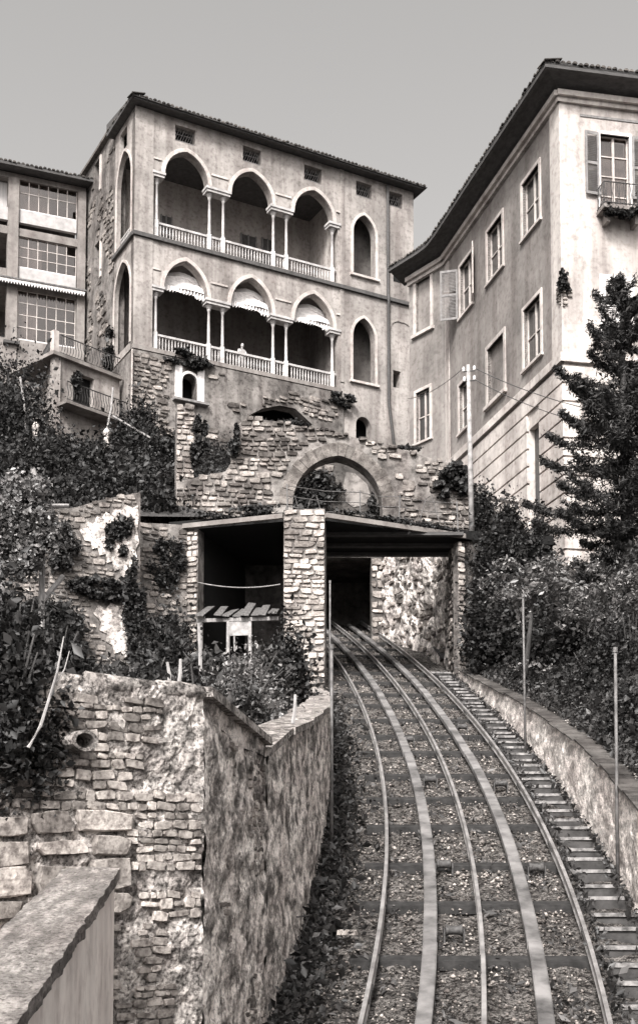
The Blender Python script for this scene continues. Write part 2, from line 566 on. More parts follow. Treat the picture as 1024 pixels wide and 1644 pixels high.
def shrub(name, label, cat, base, rad, n, leaf, m, seed, k=None, group=None, stem_m='bark', up=0.4, asp=1.6, spread=0.24):
    t = thing(name, base, label, cat, group)
    leaves('foliage', clumps((base[0], base[1], base[2] + rad[2] * 0.15), rad, n, k or max(10, n // 160), spread, seed), leaf, m, t, up, asp, seed)
    r = random.Random(seed)
    mb = MB()
    for i in range(10):
        a = r.uniform(0, 6.28)
        q = r.uniform(.5, 1.15)
        e = (base[0] + math.cos(a) * rad[0] * q, base[1] + math.sin(a) * rad[1] * q, base[2] + rad[2] * r.uniform(0.8, 1.4))
        mid = (base[0] + math.cos(a) * rad[0] * 0.2, base[1] + math.sin(a) * rad[1] * 0.2, base[2] + rad[2] * 0.4)
        mb.tube([base, mid, e], [0.035 * rad[2] ** .5, 0.025 * rad[2] ** .5, 0.008], 5)
    mb.build('stems', M[stem_m], t)
    return t
def ivy_on(label, fr, cen, ru, rz, n, leaf, seed, m='ivy', thick=0.16, group=None, cat='ivy', c0=0.05):
    r = np.random.default_rng(seed)
    k = max(8, n // 120)
    ca = r.uniform(0, 6.283, k)
    cr = np.sqrt(r.random(k))
    pick = r.integers(0, k, n)
    u = cen[0] + ru * (np.cos(ca) * cr)[pick] + r.normal(size=n) * ru * 0.16
    z = cen[1] + rz * (np.sin(ca) * cr)[pick] + r.normal(size=n) * rz * 0.13
    c = c0 + np.abs(r.normal(size=n)) * thick
    pos = np.array(fr.O)[None, :] + np.outer(u, np.array(fr.u)) + np.outer(c, np.array(fr.n))
    pos[:, 2] = z
    o = leaves('ivy', pos, leaf, M[m], None, 0.5, 1.3, seed, nrm=np.array(fr.n) * 0.5)
    return tag(o, label, cat, group)

# ================================================================== SETTING: terrain, track
_ty = [6, 12.82, 15.06, 17.84, 20.97, 24.45, 28.96, 34.2, 40.86, 47, 55]
_tx = [0.35, 1.68, 1.95, 2.19, 2.36, 2.41, 2.36, 2.09, 1.55, 0.85, -0.3]
_pf = np.polyfit(np.array(_ty) - 28, _tx, 5)
def mid(Y): return float(np.polyval(_pf, Y - 28))
def on_track(Y, off, dz=0.0):
    t = (mid(Y + .1) - mid(Y - .1)) / .2
    k = 1 / math.sqrt(1 + t * t)
    return Vector((mid(Y) + off * k, Y - off * t * k, track_z(Y) + dz))

def H(X, Y):
    z = track_z(max(Y, -22)) - 1.0
    if Y > 58:
        z = min(z + (Y - 58) * 0.25, 22.5)
    return z
gx = [-1500, -600, -200, -90, -45] + list(np.arange(-30, 31, 5.0)) + [45, 90, 200, 600, 1500]
gy = [-1500, -500, -150, -60] + list(np.arange(-30, 100, 5.0)) + [130, 200, 500, 1500]
sheet('ground', [[Vector((x, y, H(x, y))) for y in gy] for x in gx], M['earth'], kind='structure')

bed = [[on_track(Y, o, -0.16 + 0.05 * abs(math.sin(o * 3 + Y))) for o in np.linspace(-2.35, 2.15, 34)] for Y in np.arange(7, 60, 0.18)]
sheet('track_bed', bed, M['gravel_bed'], amp=0.07, sc=2.2, kind='structure')
terr = []
def wallC(Y): return mid(Y) - 2.22
def tz(X, Y):
    top = 1.46 + .183 * (Y - 12.8) if Y > 12.8 else 1.42
    return min(-.06 + .17 * Y, top - .12 + .3 * max(wallC(max(Y, 12.8)) - .5 - X, 0))
for Y in np.arange(8.6, 35.6, 0.5):
    xr = wallC(Y) - 0.1 if Y >= 12.9 else -0.95 + (Y - 9.6) * 0.14
    row = []
    for i in range(21):
        X = xr - 15 * (i / 20) ** 1.4
        Yp = max(Y, 9.7 + (X + .9) * .84 + .25) if X < -.9 else Y
        row.append(Vector((X, Yp, tz(X, Yp) - .04)))
    terr.append(row)
sheet('garden_terrace', terr, M['earth'], amp=0.12, sc=0.9, kind='structure')
def hillz(X, Y): return min(10.7 + 0.42 * (Y - 35.5), 21.0)
sheet('upper_hillside', [[Vector((x, Y, hillz(x, Y))) for x in np.linspace(-45, -3.4, 30)] for Y in np.arange(35.3, 76, 1.0)], M['earth'], amp=0.4, sc=0.35, kind='structure')
sheet('rear_hillside', [[Vector((x, Y, min(hillz(x, Y) - .4, .335 * Y))) for x in np.linspace(-4, 30, 26)] for Y in np.arange(47.4, 76, 1.2)], M['earth'], amp=0.3, sc=0.4, kind='structure')
def wtop(Y): return track_z(Y) + float(np.interp(Y, [9, 12, 18.9, 25.7, 33, 35.9, 40], [1.75, 1.6, 1.28, 0.87, 0.35, 0.2, 0.15]))
def bankz(X, Y):
    dx = X - (mid(Y) + 2.3)
    return wtop(Y) - 0.08 + min(max(dx, 0) * 0.62, 3.4) + 0.06 * max(dx - 5, 0)
sheet('right_bank', [[Vector((mid(Y) + 2.3 + 22 * t ** 1.5, Y, bankz(mid(Y) + 2.3 + 22 * t ** 1.5, Y))) for t in np.linspace(0, 1, 28)] for Y in np.arange(6, 41.5, 0.6)], M['earth'], amp=0.18, sc=0.8, kind='structure')

# ------------------------------------------------------------------ rails, runner boards, sleepers, rollers
Ys = np.arange(8.0, 50.1, 0.45)
prof_rail = [(-.03, 0.02), (.03, 0.02), (.012, .04), (.012, .10), (.024, .112), (.024, .15), (-.024, .15), (-.024, .112), (-.012, .10), (-.012, .04)]
for off, lb in ((-1.23, 'left outer steel rail, nearest the tall roughcast wall'), (0.0, 'middle steel rail shared between the two funicular tracks'), (1.23, 'right outer steel rail beside the flight of steps')):
    ro = MB().strip([on_track(Y, off) for Y in Ys], prof_rail).build('rail', M['rail'], label=lb, cat='rail', group='funicular rails')
    for yj in np.arange(10.3 + off * .7, 34, 3.7):
        for sd in (-1, 1):
            MB().strip([on_track(yj, off + sd * .024, .05), on_track(yj + .2, off + sd * .024, .05), on_track(yj + .4, off + sd * .024, .05)], [(-.011, 0), (.011, 0), (.011, .055), (-.011, .055)]).build('fishplate', M['iron'], ro)
for off, lb in ((-.615, 'flat worn runner board between the left and middle rails'), (.615, 'flat worn runner board between the middle and right rails')):
    t = thing('runner_board', on_track(9, off), lb, 'runner board', 'runner boards between the rails')
    y = 8.2
    r = random.Random(int(off * 100))
    while y < 49:
        L = r.uniform(3.0, 3.8)
        dz = r.uniform(-.006, .006)
        dx = r.uniform(-.012, .012)
        MB().strip([on_track(q, off + dx, dz) for q in np.linspace(y, y + L - .02, 9)], [(-.085, .0), (.085, .0), (.085, .085), (.07, .095), (-.07, .095), (-.085, .085)]).build('plank', M['runner'], t)
        y += L
k = 0
y = 9.0
while y < 47:
    mb = MB()
    a, b = on_track(y, -1.55, -.14), on_track(y + .02, 1.38, -.14)
    d = (b - a).normalized()
    s = Vector((-d.y, d.x, 0.32)) * 0.085
    mb.hexa([a - s, b - s, b + s, a + s] + [q + Vector((0, 0, .115)) for q in (a - s, b - s, b + s, a + s)])
    nth = ['lowest', 'second', 'third', 'fourth', 'fifth', 'sixth', 'seventh', 'eighth', 'ninth', 'tenth', 'eleventh', 'twelfth', 'thirteenth', 'fourteenth', 'fifteenth', 'sixteenth', 'seventeenth', 'eighteenth', 'nineteenth', 'twentieth'][min(k, 19)]
    mb.build('sleeper', M['sleeper'], label='dark tarred cross sleeper under the rails, %s from the bottom' % nth if k < 20 else 'dark cross sleeper far up in the shade beneath the bridge', cat='sleeper', group='track sleepers')
    k += 1
    y += 1.85 + .2 * math.sin(k * 2.3)
for i, (x, y, lb) in enumerate([(728, 1500, 'cable roller low down beside the left runner board'), (712, 1393, 'cable roller beside the left runner board, second from the bottom'), (690, 1255, 'small cable roller beside the left board, halfway up'),
                                (860, 1398, 'cable roller beside the right runner board, level with a dark sleeper'), (803, 1262, 'cable roller beside the right runner board halfway up'), (741, 1170, 'farthest cable roller beside the right runner board'), (655, 1190, 'farthest cable roller beside the left runner board')]):
    p = G(x, y)
    p.z = track_z(p.y)
    t = thing('cable_roller', p, lb, 'roller', 'cable rollers')
    MB().tube([p + Vector((-.1, 0, .05)), p + Vector((-.07, 0, .05)), p + Vector((0, 0, .05)), p + Vector((.07, 0, .05)), p + Vector((.1, 0, .05))], [.08, .06, .055, .06, .08], 14).build('drum', M['iron'], t, True)
    for s in (-1, 1):
        MB().box(p.x + s * .12 - .01, p.x + s * .12 + .01, p.y - .06, p.y + .06, p.z - .12, p.z + .07).build('bracket', M['iron'], t)

# ballast
r = np.random.default_rng(3)
N = 24000
yy = 8 + 40 * r.random(N) ** 1.5
oo = r.uniform(-2.2, 1.35, N)
om = stones_of(M['gravel'])
mb = MB()
base_v = [(1, 0, 0), (0, 1, 0), (-1, 0, 0), (0, -1, 0), (0, 0, .7), (0, 0, -.7)]
base_f = [(0, 1, 4), (1, 2, 4), (2, 3, 4), (3, 0, 4), (1, 0, 5), (2, 1, 5), (3, 2, 5), (0, 3, 5)]
for i in range(N):
    o_ = oo[i]
    if min(abs(o_ + 1.23), abs(o_), abs(o_ - 1.23)) < .06 or min(abs(o_ + .615), abs(o_ - .615)) < .1: continue
    p = on_track(yy[i], o_, -.12 + .05 * r.random())
    s = (.012 + .035 * r.random() ** 2) * (1.7 if r.random() < .04 else 1) * (1 if yy[i] > 16 else .85)
    a = r.uniform(0, 6.28)
    ca, sa = math.cos(a) * s, math.sin(a) * s
    q = r.uniform(.5, 1.0, 6)
    mb.add([(p.x + (v[0] * ca - v[1] * sa) * q[j], p.y + (v[0] * sa + v[1] * ca) * q[j], p.z + v[2] * s * q[j]) for j, v in enumerate(base_v)], base_f)
mb.build('ballast', M['gravel'], None, True, False, label='loose stony ballast lying between the funicular rails', cat='ballast', kind='stuff')

# steps
st = thing('stairway', on_track(12, 1.65), 'long flight of narrow stone steps climbing beside the right rail', 'steps')
y = 10.5
i = 0
while y < 37:
    a, b = on_track(y, 1.42), on_track(y, 2.0)
    c, d = on_track(y + .5, 2.0), on_track(y + .5, 1.42)
    zt = track_z(y) + .02 + random.uniform(-.02, .02)
    a, d = on_track(y, 1.40 + random.uniform(-.05, .06)), on_track(y + .5, 1.40 + random.uniform(-.05, .06))
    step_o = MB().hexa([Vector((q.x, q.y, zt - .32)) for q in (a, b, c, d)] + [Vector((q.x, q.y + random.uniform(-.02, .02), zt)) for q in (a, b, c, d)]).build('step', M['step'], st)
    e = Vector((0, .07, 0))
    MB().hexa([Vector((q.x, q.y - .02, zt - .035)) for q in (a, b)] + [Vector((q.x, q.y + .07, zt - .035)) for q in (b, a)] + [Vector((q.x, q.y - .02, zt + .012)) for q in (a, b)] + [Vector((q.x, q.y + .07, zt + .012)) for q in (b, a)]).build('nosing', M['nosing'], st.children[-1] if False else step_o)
    y += .555

# ================================================================== walls along the track
def track_wall(name, label, Y0, Y1, xf, z0, z1, th, m, side, amp, cop_m, cop_w, n_h=30, step=.09, seed=0, cop_len=(.7, 1.1), cop_h=.1):
    t = thing(name, (xf(Y0), Y0, z0(Y0)), label, 'wall')
    Yg = np.arange(Y0, Y1, step)
    front = [[Vector((xf(Y), Y, z0(Y) + (z1(Y) - z0(Y)) * j / n_h)) for j in range(n_h + 1)] for Y in Yg]
    sheet('face', front, m, t, amp, 2.6, seed, Vector((side, 0, 0)))
    mb = MB()
    for a, b in zip(Yg[::8], list(Yg[8::8]) + [Yg[-1]]):
        if b - a < 1e-3: continue
        A, B = xf(a) - side * .06, xf(b) - side * .06
        mb.hexa([(A, a, z0(a)), (B, b, z0(b)), (B - side * th, b, z0(b)), (A - side * th, a, z0(a)), (A, a, z1(a)), (B, b, z1(b)), (B - side * th, b, z1(b)), (A - side * th, a, z1(a))])
    mb.build('core', m, t)
    r = random.Random(seed)
    y = Y0
    while y < Y1 - .3:
        L = min(r.uniform(*cop_len), Y1 - y)
        b = y + L - .015
        dz, dx = r.uniform(-.02, .02), r.uniform(-.03, .03)
        A, B = xf(y) + side * (.07 + dx), xf(b) + side * (.07 + dx)
        w = side * (cop_w + r.uniform(-.03, .03))
        MB().hexa([(A, y, z1(y) + dz), (B, b, z1(b) + dz), (B - w, b, z1(b) + dz), (A - w, y, z1(y) + dz)] + [(A, y, z1(y) + dz + cop_h), (B, b, z1(b) + dz + cop_h * r.uniform(.8, 1.2)), (B - w, b, z1(b) + dz + cop_h), (A - w, y, z1(y) + dz + cop_h * r.uniform(.8, 1.2))]).build('coping_stone', cop_m, t)
        y += L
    return t
track_wall('retaining_wall', 'low whitewashed retaining wall stepping down along the right of the steps', 8.5, 35.7, lambda Y: mid(Y) + 2.04, lambda Y: track_z(Y) - .3, wtop, .35, M['whitewash'], -1, .03, M['mortar_dark'], .36, 18, .1, 4, cop_h=.03)
CY = 12.8
track_wall('garden_wall', 'streaked roughcast wall rising along the left side of the track', CY, 32.5, wallC, lambda Y: track_z(Y) - .5, lambda Y: min(1.46 + .183 * (Y - CY), track_z(Y) + 2.75), .4, M['streaked'], 1, .04, M['coping'], .5, 34, .07, 9, (1.2, 2.0), .09)

# bastion faces A (front) and B
A1 = P(328, 1112, 9.7)
A0 = P(140, 1085, 9.05)
dA = (Vector((A1.x, A1.y, 0)) - Vector((A0.x, A0.y, 0))).normalized()
FA = Fr((A1.x - dA.x * 5, A1.y - dA.y * 5), (A1.x, A1.y))
FB = Fr((A1.x, A1.y), (wallC(CY), CY))
tA = thing('bastion_wall', FA.pt(4, -3.2), 'big rough stone bastion wall with patchy plaster filling the lower left', 'wall')
zA1 = A1.z
def topA(u): return zA1 - .02 + (0.02 if u > 3.7 else max(-(3.7 - u) * .55, -.55)) + .03 * math.sin(u * 7)
ug = np.linspace(1.0, 5.0, 120)
sheet('face', [[FA.pt(u, -3.2 + (topA(u) + 3.2) * j / 160) for j in range(161)] for u in np.linspace(1.0, 5.0, 160)], M['roughcast'], tA, .035, 7.0, 3, FA.n)
zB0, zB1 = A1.z, 1.46
sheet('side_face', [[FB.pt(u, -3.2 + (zB0 + (zB1 - zB0) * u / FB.L + 3.2) * j / 110) for j in range(111)] for u in np.linspace(0, FB.L, 90)], M['streaked'], tA, .04, 4.0, 5, FB.n)
mbk = MB()
FA.slab(mbk, [(0.5, -3.2), (4.98, -3.2), (4.98, zA1 - .08), (3.7, zA1 - .08), (2.6, zA1 - .62), (.5, zA1 - .62)], [], -.035, -.6)
FB.slab(mbk, [(.62, -3.2), (FB.L, -3.2), (FB.L, zB1 - .06), (.62, zB0 - .06)], [], -.05, -.5)
mbk.build('core', M['roughcast'], tA)
xA = lambda x, y: FA.px(x, y)
uL, uM = xA(190, 1300)[0], xA(330, 1300)[0]
zt, zl = xA(100, 1250)[1], xA(100, 1620)[1]
def keepA(u, z, r):
    x, y = 0, 0
    v = noise.noise(Vector((u * 1.7, z * 1.7, 3)))
    if u < uL + .1 and FA.px(0, 1490)[1] < z < FA.px(0, 1300)[1]: return False
    if u < uL and z < zt + .35: return r.random() < .97
    if u > uM - .42 and z > zA1 - .6: return v > .25 and r.random() < .6          # the plastered patch below the coping
    if z < FA.px(260, 1400)[1]: return v > .08 and r.random() < .8
    return v > -.22 and r.random() < .9
polyA = [(1.0, -3.1), (4.97, -3.1), (4.97, zA1 - .05), (3.7, zA1 - .05), (2.6, zA1 - .6), (1.0, zA1 - .6)]
rubble(tA, FA, polyA, M['stone_big'], .065, (.7, 2.6), .013, .006, keep=keepA, cap=290, c=.02, size=lambda u, z: 1.0, seed=4)
def keepBig(u, z, r): return u < uL + .05 and FA.px(100, 1500)[1] < z < FA.px(100, 1255)[1]
# larger squared blocks at the foot on the left
rubble(tA, FA, [(1.0, FA.px(0, 1480)[1]), (uL + .12, FA.px(0, 1480)[1]), (uL + .12, FA.px(0, 1290)[1]), (1.0, FA.px(0, 1300)[1])], M['stone_big'], .17, (1.3, 2.9), .03, .016, keep=lambda u, z, r: r.random() < .97, cap=60, seed=12, c=.035)
# loose stones standing proud of the flank
rubble(tA, FB, [(.1, -2.5), (FB.L - .1, -2.5), (FB.L - .1, zB1 - .2), (.1, zB0 - .2)], M['stone'], .08, (1.0, 2.2), .02, .02, keep=lambda u, z, r: noise.noise(Vector((u, z * 1.3, 8))) > .18 and r.random() < .55, cap=60, seed=6)
# copings of the bastion
r = random.Random(2)
u0 = FA.px(140, 1085)[0]
u = u0
while u < 5.0:
    L = min(r.uniform(.42, .62), 5.02 - u)
    mb = MB()
    pts = [FA.pt(u + .008, zA1 + .0 + r.uniform(-.008, .008), -.05), FA.pt(u + L * .5, zA1 + r.uniform(-.01, .015), -.05), FA.pt(u + L - .008, zA1 + r.uniform(-.008, .008), -.05)]
    mb.tube(pts, [.062, .068, .062], 9)
    mb.build('coping_stone', M['coping'], tA, True)
    u += L
u = 0.02
while u < FB.L - .1:
    L = min(r.uniform(.5, .9), FB.L - u)
    z = lambda q: zB0 + (zB1 - zB0) * q / FB.L
    MB().hexa([FB.pt(u, z(u) - .03, .07), FB.pt(u + L - .015, z(u + L) - .03, .07), FB.pt(u + L - .015, z(u + L) - .03, -.28), FB.pt(u, z(u) - .03, -.28),
               FB.pt(u, z(u) + .05, .06), FB.pt(u + L - .015, z(u + L) + .05, .06), FB.pt(u + L - .015, z(u + L) + .06, -.27), FB.pt(u, z(u) + .06, -.27)]).build('coping_stone', M['coping'], tA)
    u += L
# drain spout and iron bracket
q = FA.px(115, 1193)
c = FA.pt(q[0], q[1], .05)
mb = MB()
ns = 16
ring = [(.105, 0), (.105, .16), (.075, .16), (.075, -.02)]
for rr, dc in ring:
    for i in range(ns):
        a = 6.2832 * i / ns
        mb.v.append(tuple(c + FA.u * (math.cos(a) * rr) + Vector((0, 0, math.sin(a) * rr * .72)) + FA.n * dc))
for k in range(3):
    for i in range(ns):
        mb.f.append((k * ns + i, k * ns + (i + 1) % ns, (k + 1) * ns + (i + 1) % ns, (k + 1) * ns + i))
mb.f.append(tuple(3 * ns + i for i in range(ns)))
mb.build('drain_spout', M['coping'], label='round stone drain spout sticking out of the bastion wall', cat='drain')
a = Vector((wallC(15.2), 15.2, 0)); a.z = P(432, 1470, 15.2).z
MB().tube([a + Vector((.0, -.6, 0)), a + Vector((.16, .2, 0))], .012, 6).tube([a + Vector((.0, -.5, -.3)), a + Vector((.14, 0.1, 0))], .008, 6).build('iron_bracket', M['iron'], label='thin rusty iron bracket fixed to the streaked track wall', cat='bracket')

# foreground parapet
t = thing('parapet', (-1.4, 6, -3), 'pale rendered parapet with grey sloping top in the bottom left corner', 'parapet')
pr = [Vector((-1.395, 8.75, .11)), Vector((-.935, 2.5, -.79))]
pl = [Vector((-1.80, 8.75, .10)), Vector((-1.36, 2.5, -.80))]
dn = Vector((0, 0, -.075))
n_ = 110
rows = []
for i in range(n_ + 1):
    f = i / n_
    L_, R_ = pl[0].lerp(pl[1], f), pr[0].lerp(pr[1], f)
    jg = noise.noise(Vector((i * .31, 2, 0))) * .014 + noise.noise(Vector((i * .9, 5, 0))) * .007
    L_ = L_ + Vector((jg, 0, 0)); R_ = R_ + Vector((noise.noise(Vector((i * .27, 9, 0))) * .016 + noise.noise(Vector((i * .8, 12, 0))) * .008, 0, jg * .3))
    rows.append([L_ + dn] + [L_.lerp(R_, j / 10) + Vector((0, 0, .012 * math.sin(math.pi * j / 10))) for j in range(11)] + [R_ + dn])
sheet('coping', rows, M['parapet_top'], t, .012, 7, 2)
b0 = Vector((0, 0, -3.2))
ins = Vector((.035, 0, 0))
MB().hexa([pr[0] - ins + b0, pl[0] + ins + b0, pl[1] + ins + b0, pr[1] - ins + b0, pr[0] - ins + dn * .6, pl[0] + ins + dn * .6, pl[1] + ins + dn * .6, pr[1] - ins + dn * .6]).build('body', M['render_white'], t)

# ================================================================== the bridge
Zd = 10.12
FP = Fr((P(455, 900, 34).x, 34.05), (P(521, 900, 34).x, 33.95))
FLs = Fr((P(290, 900, 34.95).x, 34.95), (P(455, 900, 34.1).x, 34.1))
FRs = Fr((P(521, 900, 33.97).x, 33.97), (P(752, 900, 36.0).x, 36.0))
tb = thing('bridge', FP.pt(.5, 4), 'stone piered bridge with a flat timber edged deck over the funicular', 'bridge')
# piers
def pier(name, fr, u0, u1, z0, z1, dep, seed, m='stone_pale', ch=.15, cap=60):
    o = fr.box(MB(), u0, u1, z0, z1, -dep, -.04).build(name, M['mortar'], tb)
    rubble(o, fr, [(u0 - .01, z0), (u1 + .01, z0), (u1 + .01, z1), (u0 - .01, z1)], M[m], ch, (1.5, 3.4), .05, .02, cap=cap, seed=seed, c=-.03, name='block')
    return o
pier('pier', FP, .0, FP.L, 4.2, Zd + .3, .6, 21, cap=110)
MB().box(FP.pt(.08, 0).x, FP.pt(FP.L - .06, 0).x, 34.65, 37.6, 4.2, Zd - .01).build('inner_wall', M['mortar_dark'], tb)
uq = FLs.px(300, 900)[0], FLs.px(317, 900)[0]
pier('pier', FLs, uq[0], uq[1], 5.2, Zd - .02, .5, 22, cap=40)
FLs.box(MB(), uq[0] - .3, uq[1] - .05, 5.2, Zd - .03, -4.2, -.52).build('inner_wall', M['shade_black'], tb)  # shade inside the bay painted as a near-black wall
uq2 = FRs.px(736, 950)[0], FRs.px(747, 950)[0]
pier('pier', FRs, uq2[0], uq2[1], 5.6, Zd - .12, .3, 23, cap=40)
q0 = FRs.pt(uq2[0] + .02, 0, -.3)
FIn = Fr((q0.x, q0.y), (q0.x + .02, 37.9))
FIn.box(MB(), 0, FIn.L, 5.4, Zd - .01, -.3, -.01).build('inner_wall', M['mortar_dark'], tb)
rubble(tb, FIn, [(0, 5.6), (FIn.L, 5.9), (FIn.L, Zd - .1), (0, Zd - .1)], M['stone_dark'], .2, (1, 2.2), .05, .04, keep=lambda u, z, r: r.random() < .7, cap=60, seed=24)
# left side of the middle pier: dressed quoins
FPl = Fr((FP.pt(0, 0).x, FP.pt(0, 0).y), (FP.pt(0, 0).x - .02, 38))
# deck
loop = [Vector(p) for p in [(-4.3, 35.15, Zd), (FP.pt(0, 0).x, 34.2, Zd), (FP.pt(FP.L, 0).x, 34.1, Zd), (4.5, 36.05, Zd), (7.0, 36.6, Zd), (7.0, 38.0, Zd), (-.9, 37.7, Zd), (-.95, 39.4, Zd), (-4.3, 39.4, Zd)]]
MB().prism(loop, (0, 0, .26)).build('deck', M['shade_black'], tb)  # underside shade put into the deck colour
def beam(a, b, h, w, name, m):
    a, b = Vector(a), Vector(b)
    d = (b - a).normalized()
    s = Vector((d.y, -d.x, 0)) * w
    MB().hexa([a, b, b - s, a - s] + [q + Vector((0, 0, h)) for q in (a, b, b - s, a - s)]).build(name, m, tb)
beam((P(521, 826, 33.83).x, 33.83, Zd - .02), (P(744, 855, 35.86).x, 35.9, Zd - .02), .13, -.12, 'edge_beam', M['concrete'])
beam((P(296, 834, 35).x, 34.9, Zd - .02), (P(456, 826, 34).x, 33.9, Zd - .02), .13, -.12, 'edge_beam', M['concrete'])
for yb in (35.2, 36.4, 37.4):
    MB().box(.2, 4.15, yb, yb + .22, Zd - .1, Zd - .005).build('cross_beam', M['wood_dark'], tb)
# back of the left bay, its shade put into the mortar colour
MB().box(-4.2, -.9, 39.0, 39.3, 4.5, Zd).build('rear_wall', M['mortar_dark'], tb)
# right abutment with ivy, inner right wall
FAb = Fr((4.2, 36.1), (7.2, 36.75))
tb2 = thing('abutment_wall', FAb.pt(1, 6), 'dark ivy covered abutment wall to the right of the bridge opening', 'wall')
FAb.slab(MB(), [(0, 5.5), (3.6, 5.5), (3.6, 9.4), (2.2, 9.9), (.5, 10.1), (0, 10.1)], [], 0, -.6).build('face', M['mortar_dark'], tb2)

cut = thing('cutting_wall', (4, 40, 7), 'tall pale retaining wall of the cutting seen through the bridge opening', 'wall')
cp = [(4.32, 36.3), (4.22, 38.6), (3.95, 41), (3.2, 43.6), (2.35, 45.8)]
fine = []
for (a, b) in zip(cp[:-1], cp[1:]):
    for i in range(18):
        f = i / 18
        fine.append((a[0] + (b[0] - a[0]) * f, a[1] + (b[1] - a[1]) * f))
fine.append(cp[-1])
sheet('face', [[Vector((x, y, track_z(y) - .4 + ((13.4 if y > 38.1 else Zd - .03) + .4 - track_z(y)) * j / 50)) for j in range(51)] for x, y in fine], M['cut_wall'], cut, .16, 1.6, 4, Vector((-.8, -.5, 0)))
for i, (a, b) in enumerate(zip(cp[:-1], cp[1:])):
    fr = Fr(a, b)
    rubble(cut, fr, [(0, track_z(a[1])), (fr.L, track_z(a[1])), (fr.L, Zd - .1 if i < 1 else 13), (0, Zd - .1 if i < 1 else 13)], M['stone'], .2, (1, 2), .06, .05, keep=lambda u, z, r: r.random() < .3, cap=30, seed=40 + i)
# tunnel front beyond the bridge
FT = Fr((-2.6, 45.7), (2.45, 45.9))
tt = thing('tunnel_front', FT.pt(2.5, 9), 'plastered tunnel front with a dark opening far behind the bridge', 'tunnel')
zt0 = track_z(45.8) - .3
FT.slab(MB(), [(0, zt0), (5.05, zt0), (5.05, 16.6), (0, 16.6)], [[(.5, zt0 + .02), (4.55, zt0 + .02), (4.55, 12.2), (.5, 12.2)]], 0, -.6).build('wall', M['mortar_dark'], tt)  # dark colour carries the shade seen through the arch
FT.slab(MB(), [(3.62, 14.3), (3.9, 14.1), (4.3, 14.2), (4.55, 14.5), (4.4, 15.0), (3.95, 15.4), (3.62, 15.45), (3.5, 14.9)], [], .03, -.02).build('plaster_patch', M['base'], tt)
mb = MB()
for q in ((-2.6, -2.3, 46.4, 51), (2.2, 2.5, 46.4, 51), (-2.6, 2.5, 51.01, 51.3)):
    mb.box(*q, zt0 - 1, 14.5)
mb.build('bore', M['loggia_old'], tt)
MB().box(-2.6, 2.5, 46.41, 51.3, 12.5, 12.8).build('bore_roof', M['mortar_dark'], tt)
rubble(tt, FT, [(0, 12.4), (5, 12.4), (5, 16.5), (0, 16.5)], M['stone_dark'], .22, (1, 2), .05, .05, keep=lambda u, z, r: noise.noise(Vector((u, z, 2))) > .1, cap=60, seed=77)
rubble(tt, FT, [(4.55, zt0), (5.05, zt0), (5.05, 12.2), (4.55, 12.2)], M['stone_pale'], .3, (1, 2), .05, .03, cap=20, seed=78)
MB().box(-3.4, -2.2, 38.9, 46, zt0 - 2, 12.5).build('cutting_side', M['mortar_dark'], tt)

# arch wall standing on the deck
FW_ = Fr((P(280, 800, 36.5).x, 36.5), (P(756, 800, 37.3).x, 37.3))
ta = thing('arch_wall', FW_.pt(4, Zd), 'rubble stone wall with a wide pointed arch standing above the deck', 'wall')
out = [FW_.px(*p) for p in [(283, 840), (283, 772), (310, 768), (335, 762), (362, 757), (372, 742), (370, 716), (378, 694), (384, 680), (395, 671), (440, 676), (480, 684), (505, 690), (560, 700), (620, 715), (680, 732), (742, 750), (758, 770), (758, 870)]]
out[0] = (out[0][0], Zd + .2); out[-1] = (out[-1][0], Zd + .2)
aL, aR = FW_.px(470, 808)[0], FW_.px(614, 812)[0]
ap = FW_.px(540, 732)[1]
zsp = FW_.px(540, 812)[1]
hole = [(aL, Zd + .21)] + arch((aL + aR) / 2, aR - aL, zsp, ap - zsp, 12) + [(aR, Zd + .21)]
FW_.slab(MB(), out, [hole], 0, -.6).build('core', M['mortar'], ta)
ring = hole
big = [(aL - .42, Zd + .2)] + arch((aL + aR) / 2, aR - aL + .84, zsp, ap - zsp + .46, 12) + [(aR + .42, Zd + .2)]
vp = arch((aL + aR) / 2, aR - aL, zsp, ap - zsp, 33)
def vo(i, w):
    a, b = Vector(vp[max(i - 1, 0)]), Vector(vp[min(i + 1, len(vp) - 1)])
    t = (b - a).normalized()
    return (vp[i][0] - t.y * w, vp[i][1] + t.x * w)
for i in range(0, len(vp) - 3, 3):
    w = random.uniform(.38, .46)
    i2 = min(i + 3, len(vp) - 1)
    q = [vp[i], vp[i2], vo(i2, w), vo(i, w)]
    ce = Vector(((q[0][0] + q[2][0]) / 2, (q[0][1] + q[2][1]) / 2))
    q = [tuple(ce + (Vector(p) - ce) * .965) for p in q]
    cc = random.uniform(.015, .045)
    MB().hexa([FW_.pt(*p, -.3) for p in q] + [FW_.pt(*p, cc) for p in q]).build('voussoir', M['voussoir'], ta)
rubble(ta, FW_, out, M['stone'], .16, (1.1, 2.6), .07, .025, holes=[big], keep=lambda u, z, r: (u < aL or noise.noise(Vector((u * .9, z * .9, 5))) > -.25) and r.random() < .96, cap=290, seed=31)
rubble(ta, FW_, [(p[0], p[1] + .1) for p in out[9:-2]] + [(out[-3][0], out[-3][1] - .02)] + [(p[0], p[1] - .12) for p in out[9:-2]][::-1], M['stone_dark'], .14, (1.2, 2.4), .1, .02, cap=30, seed=32)
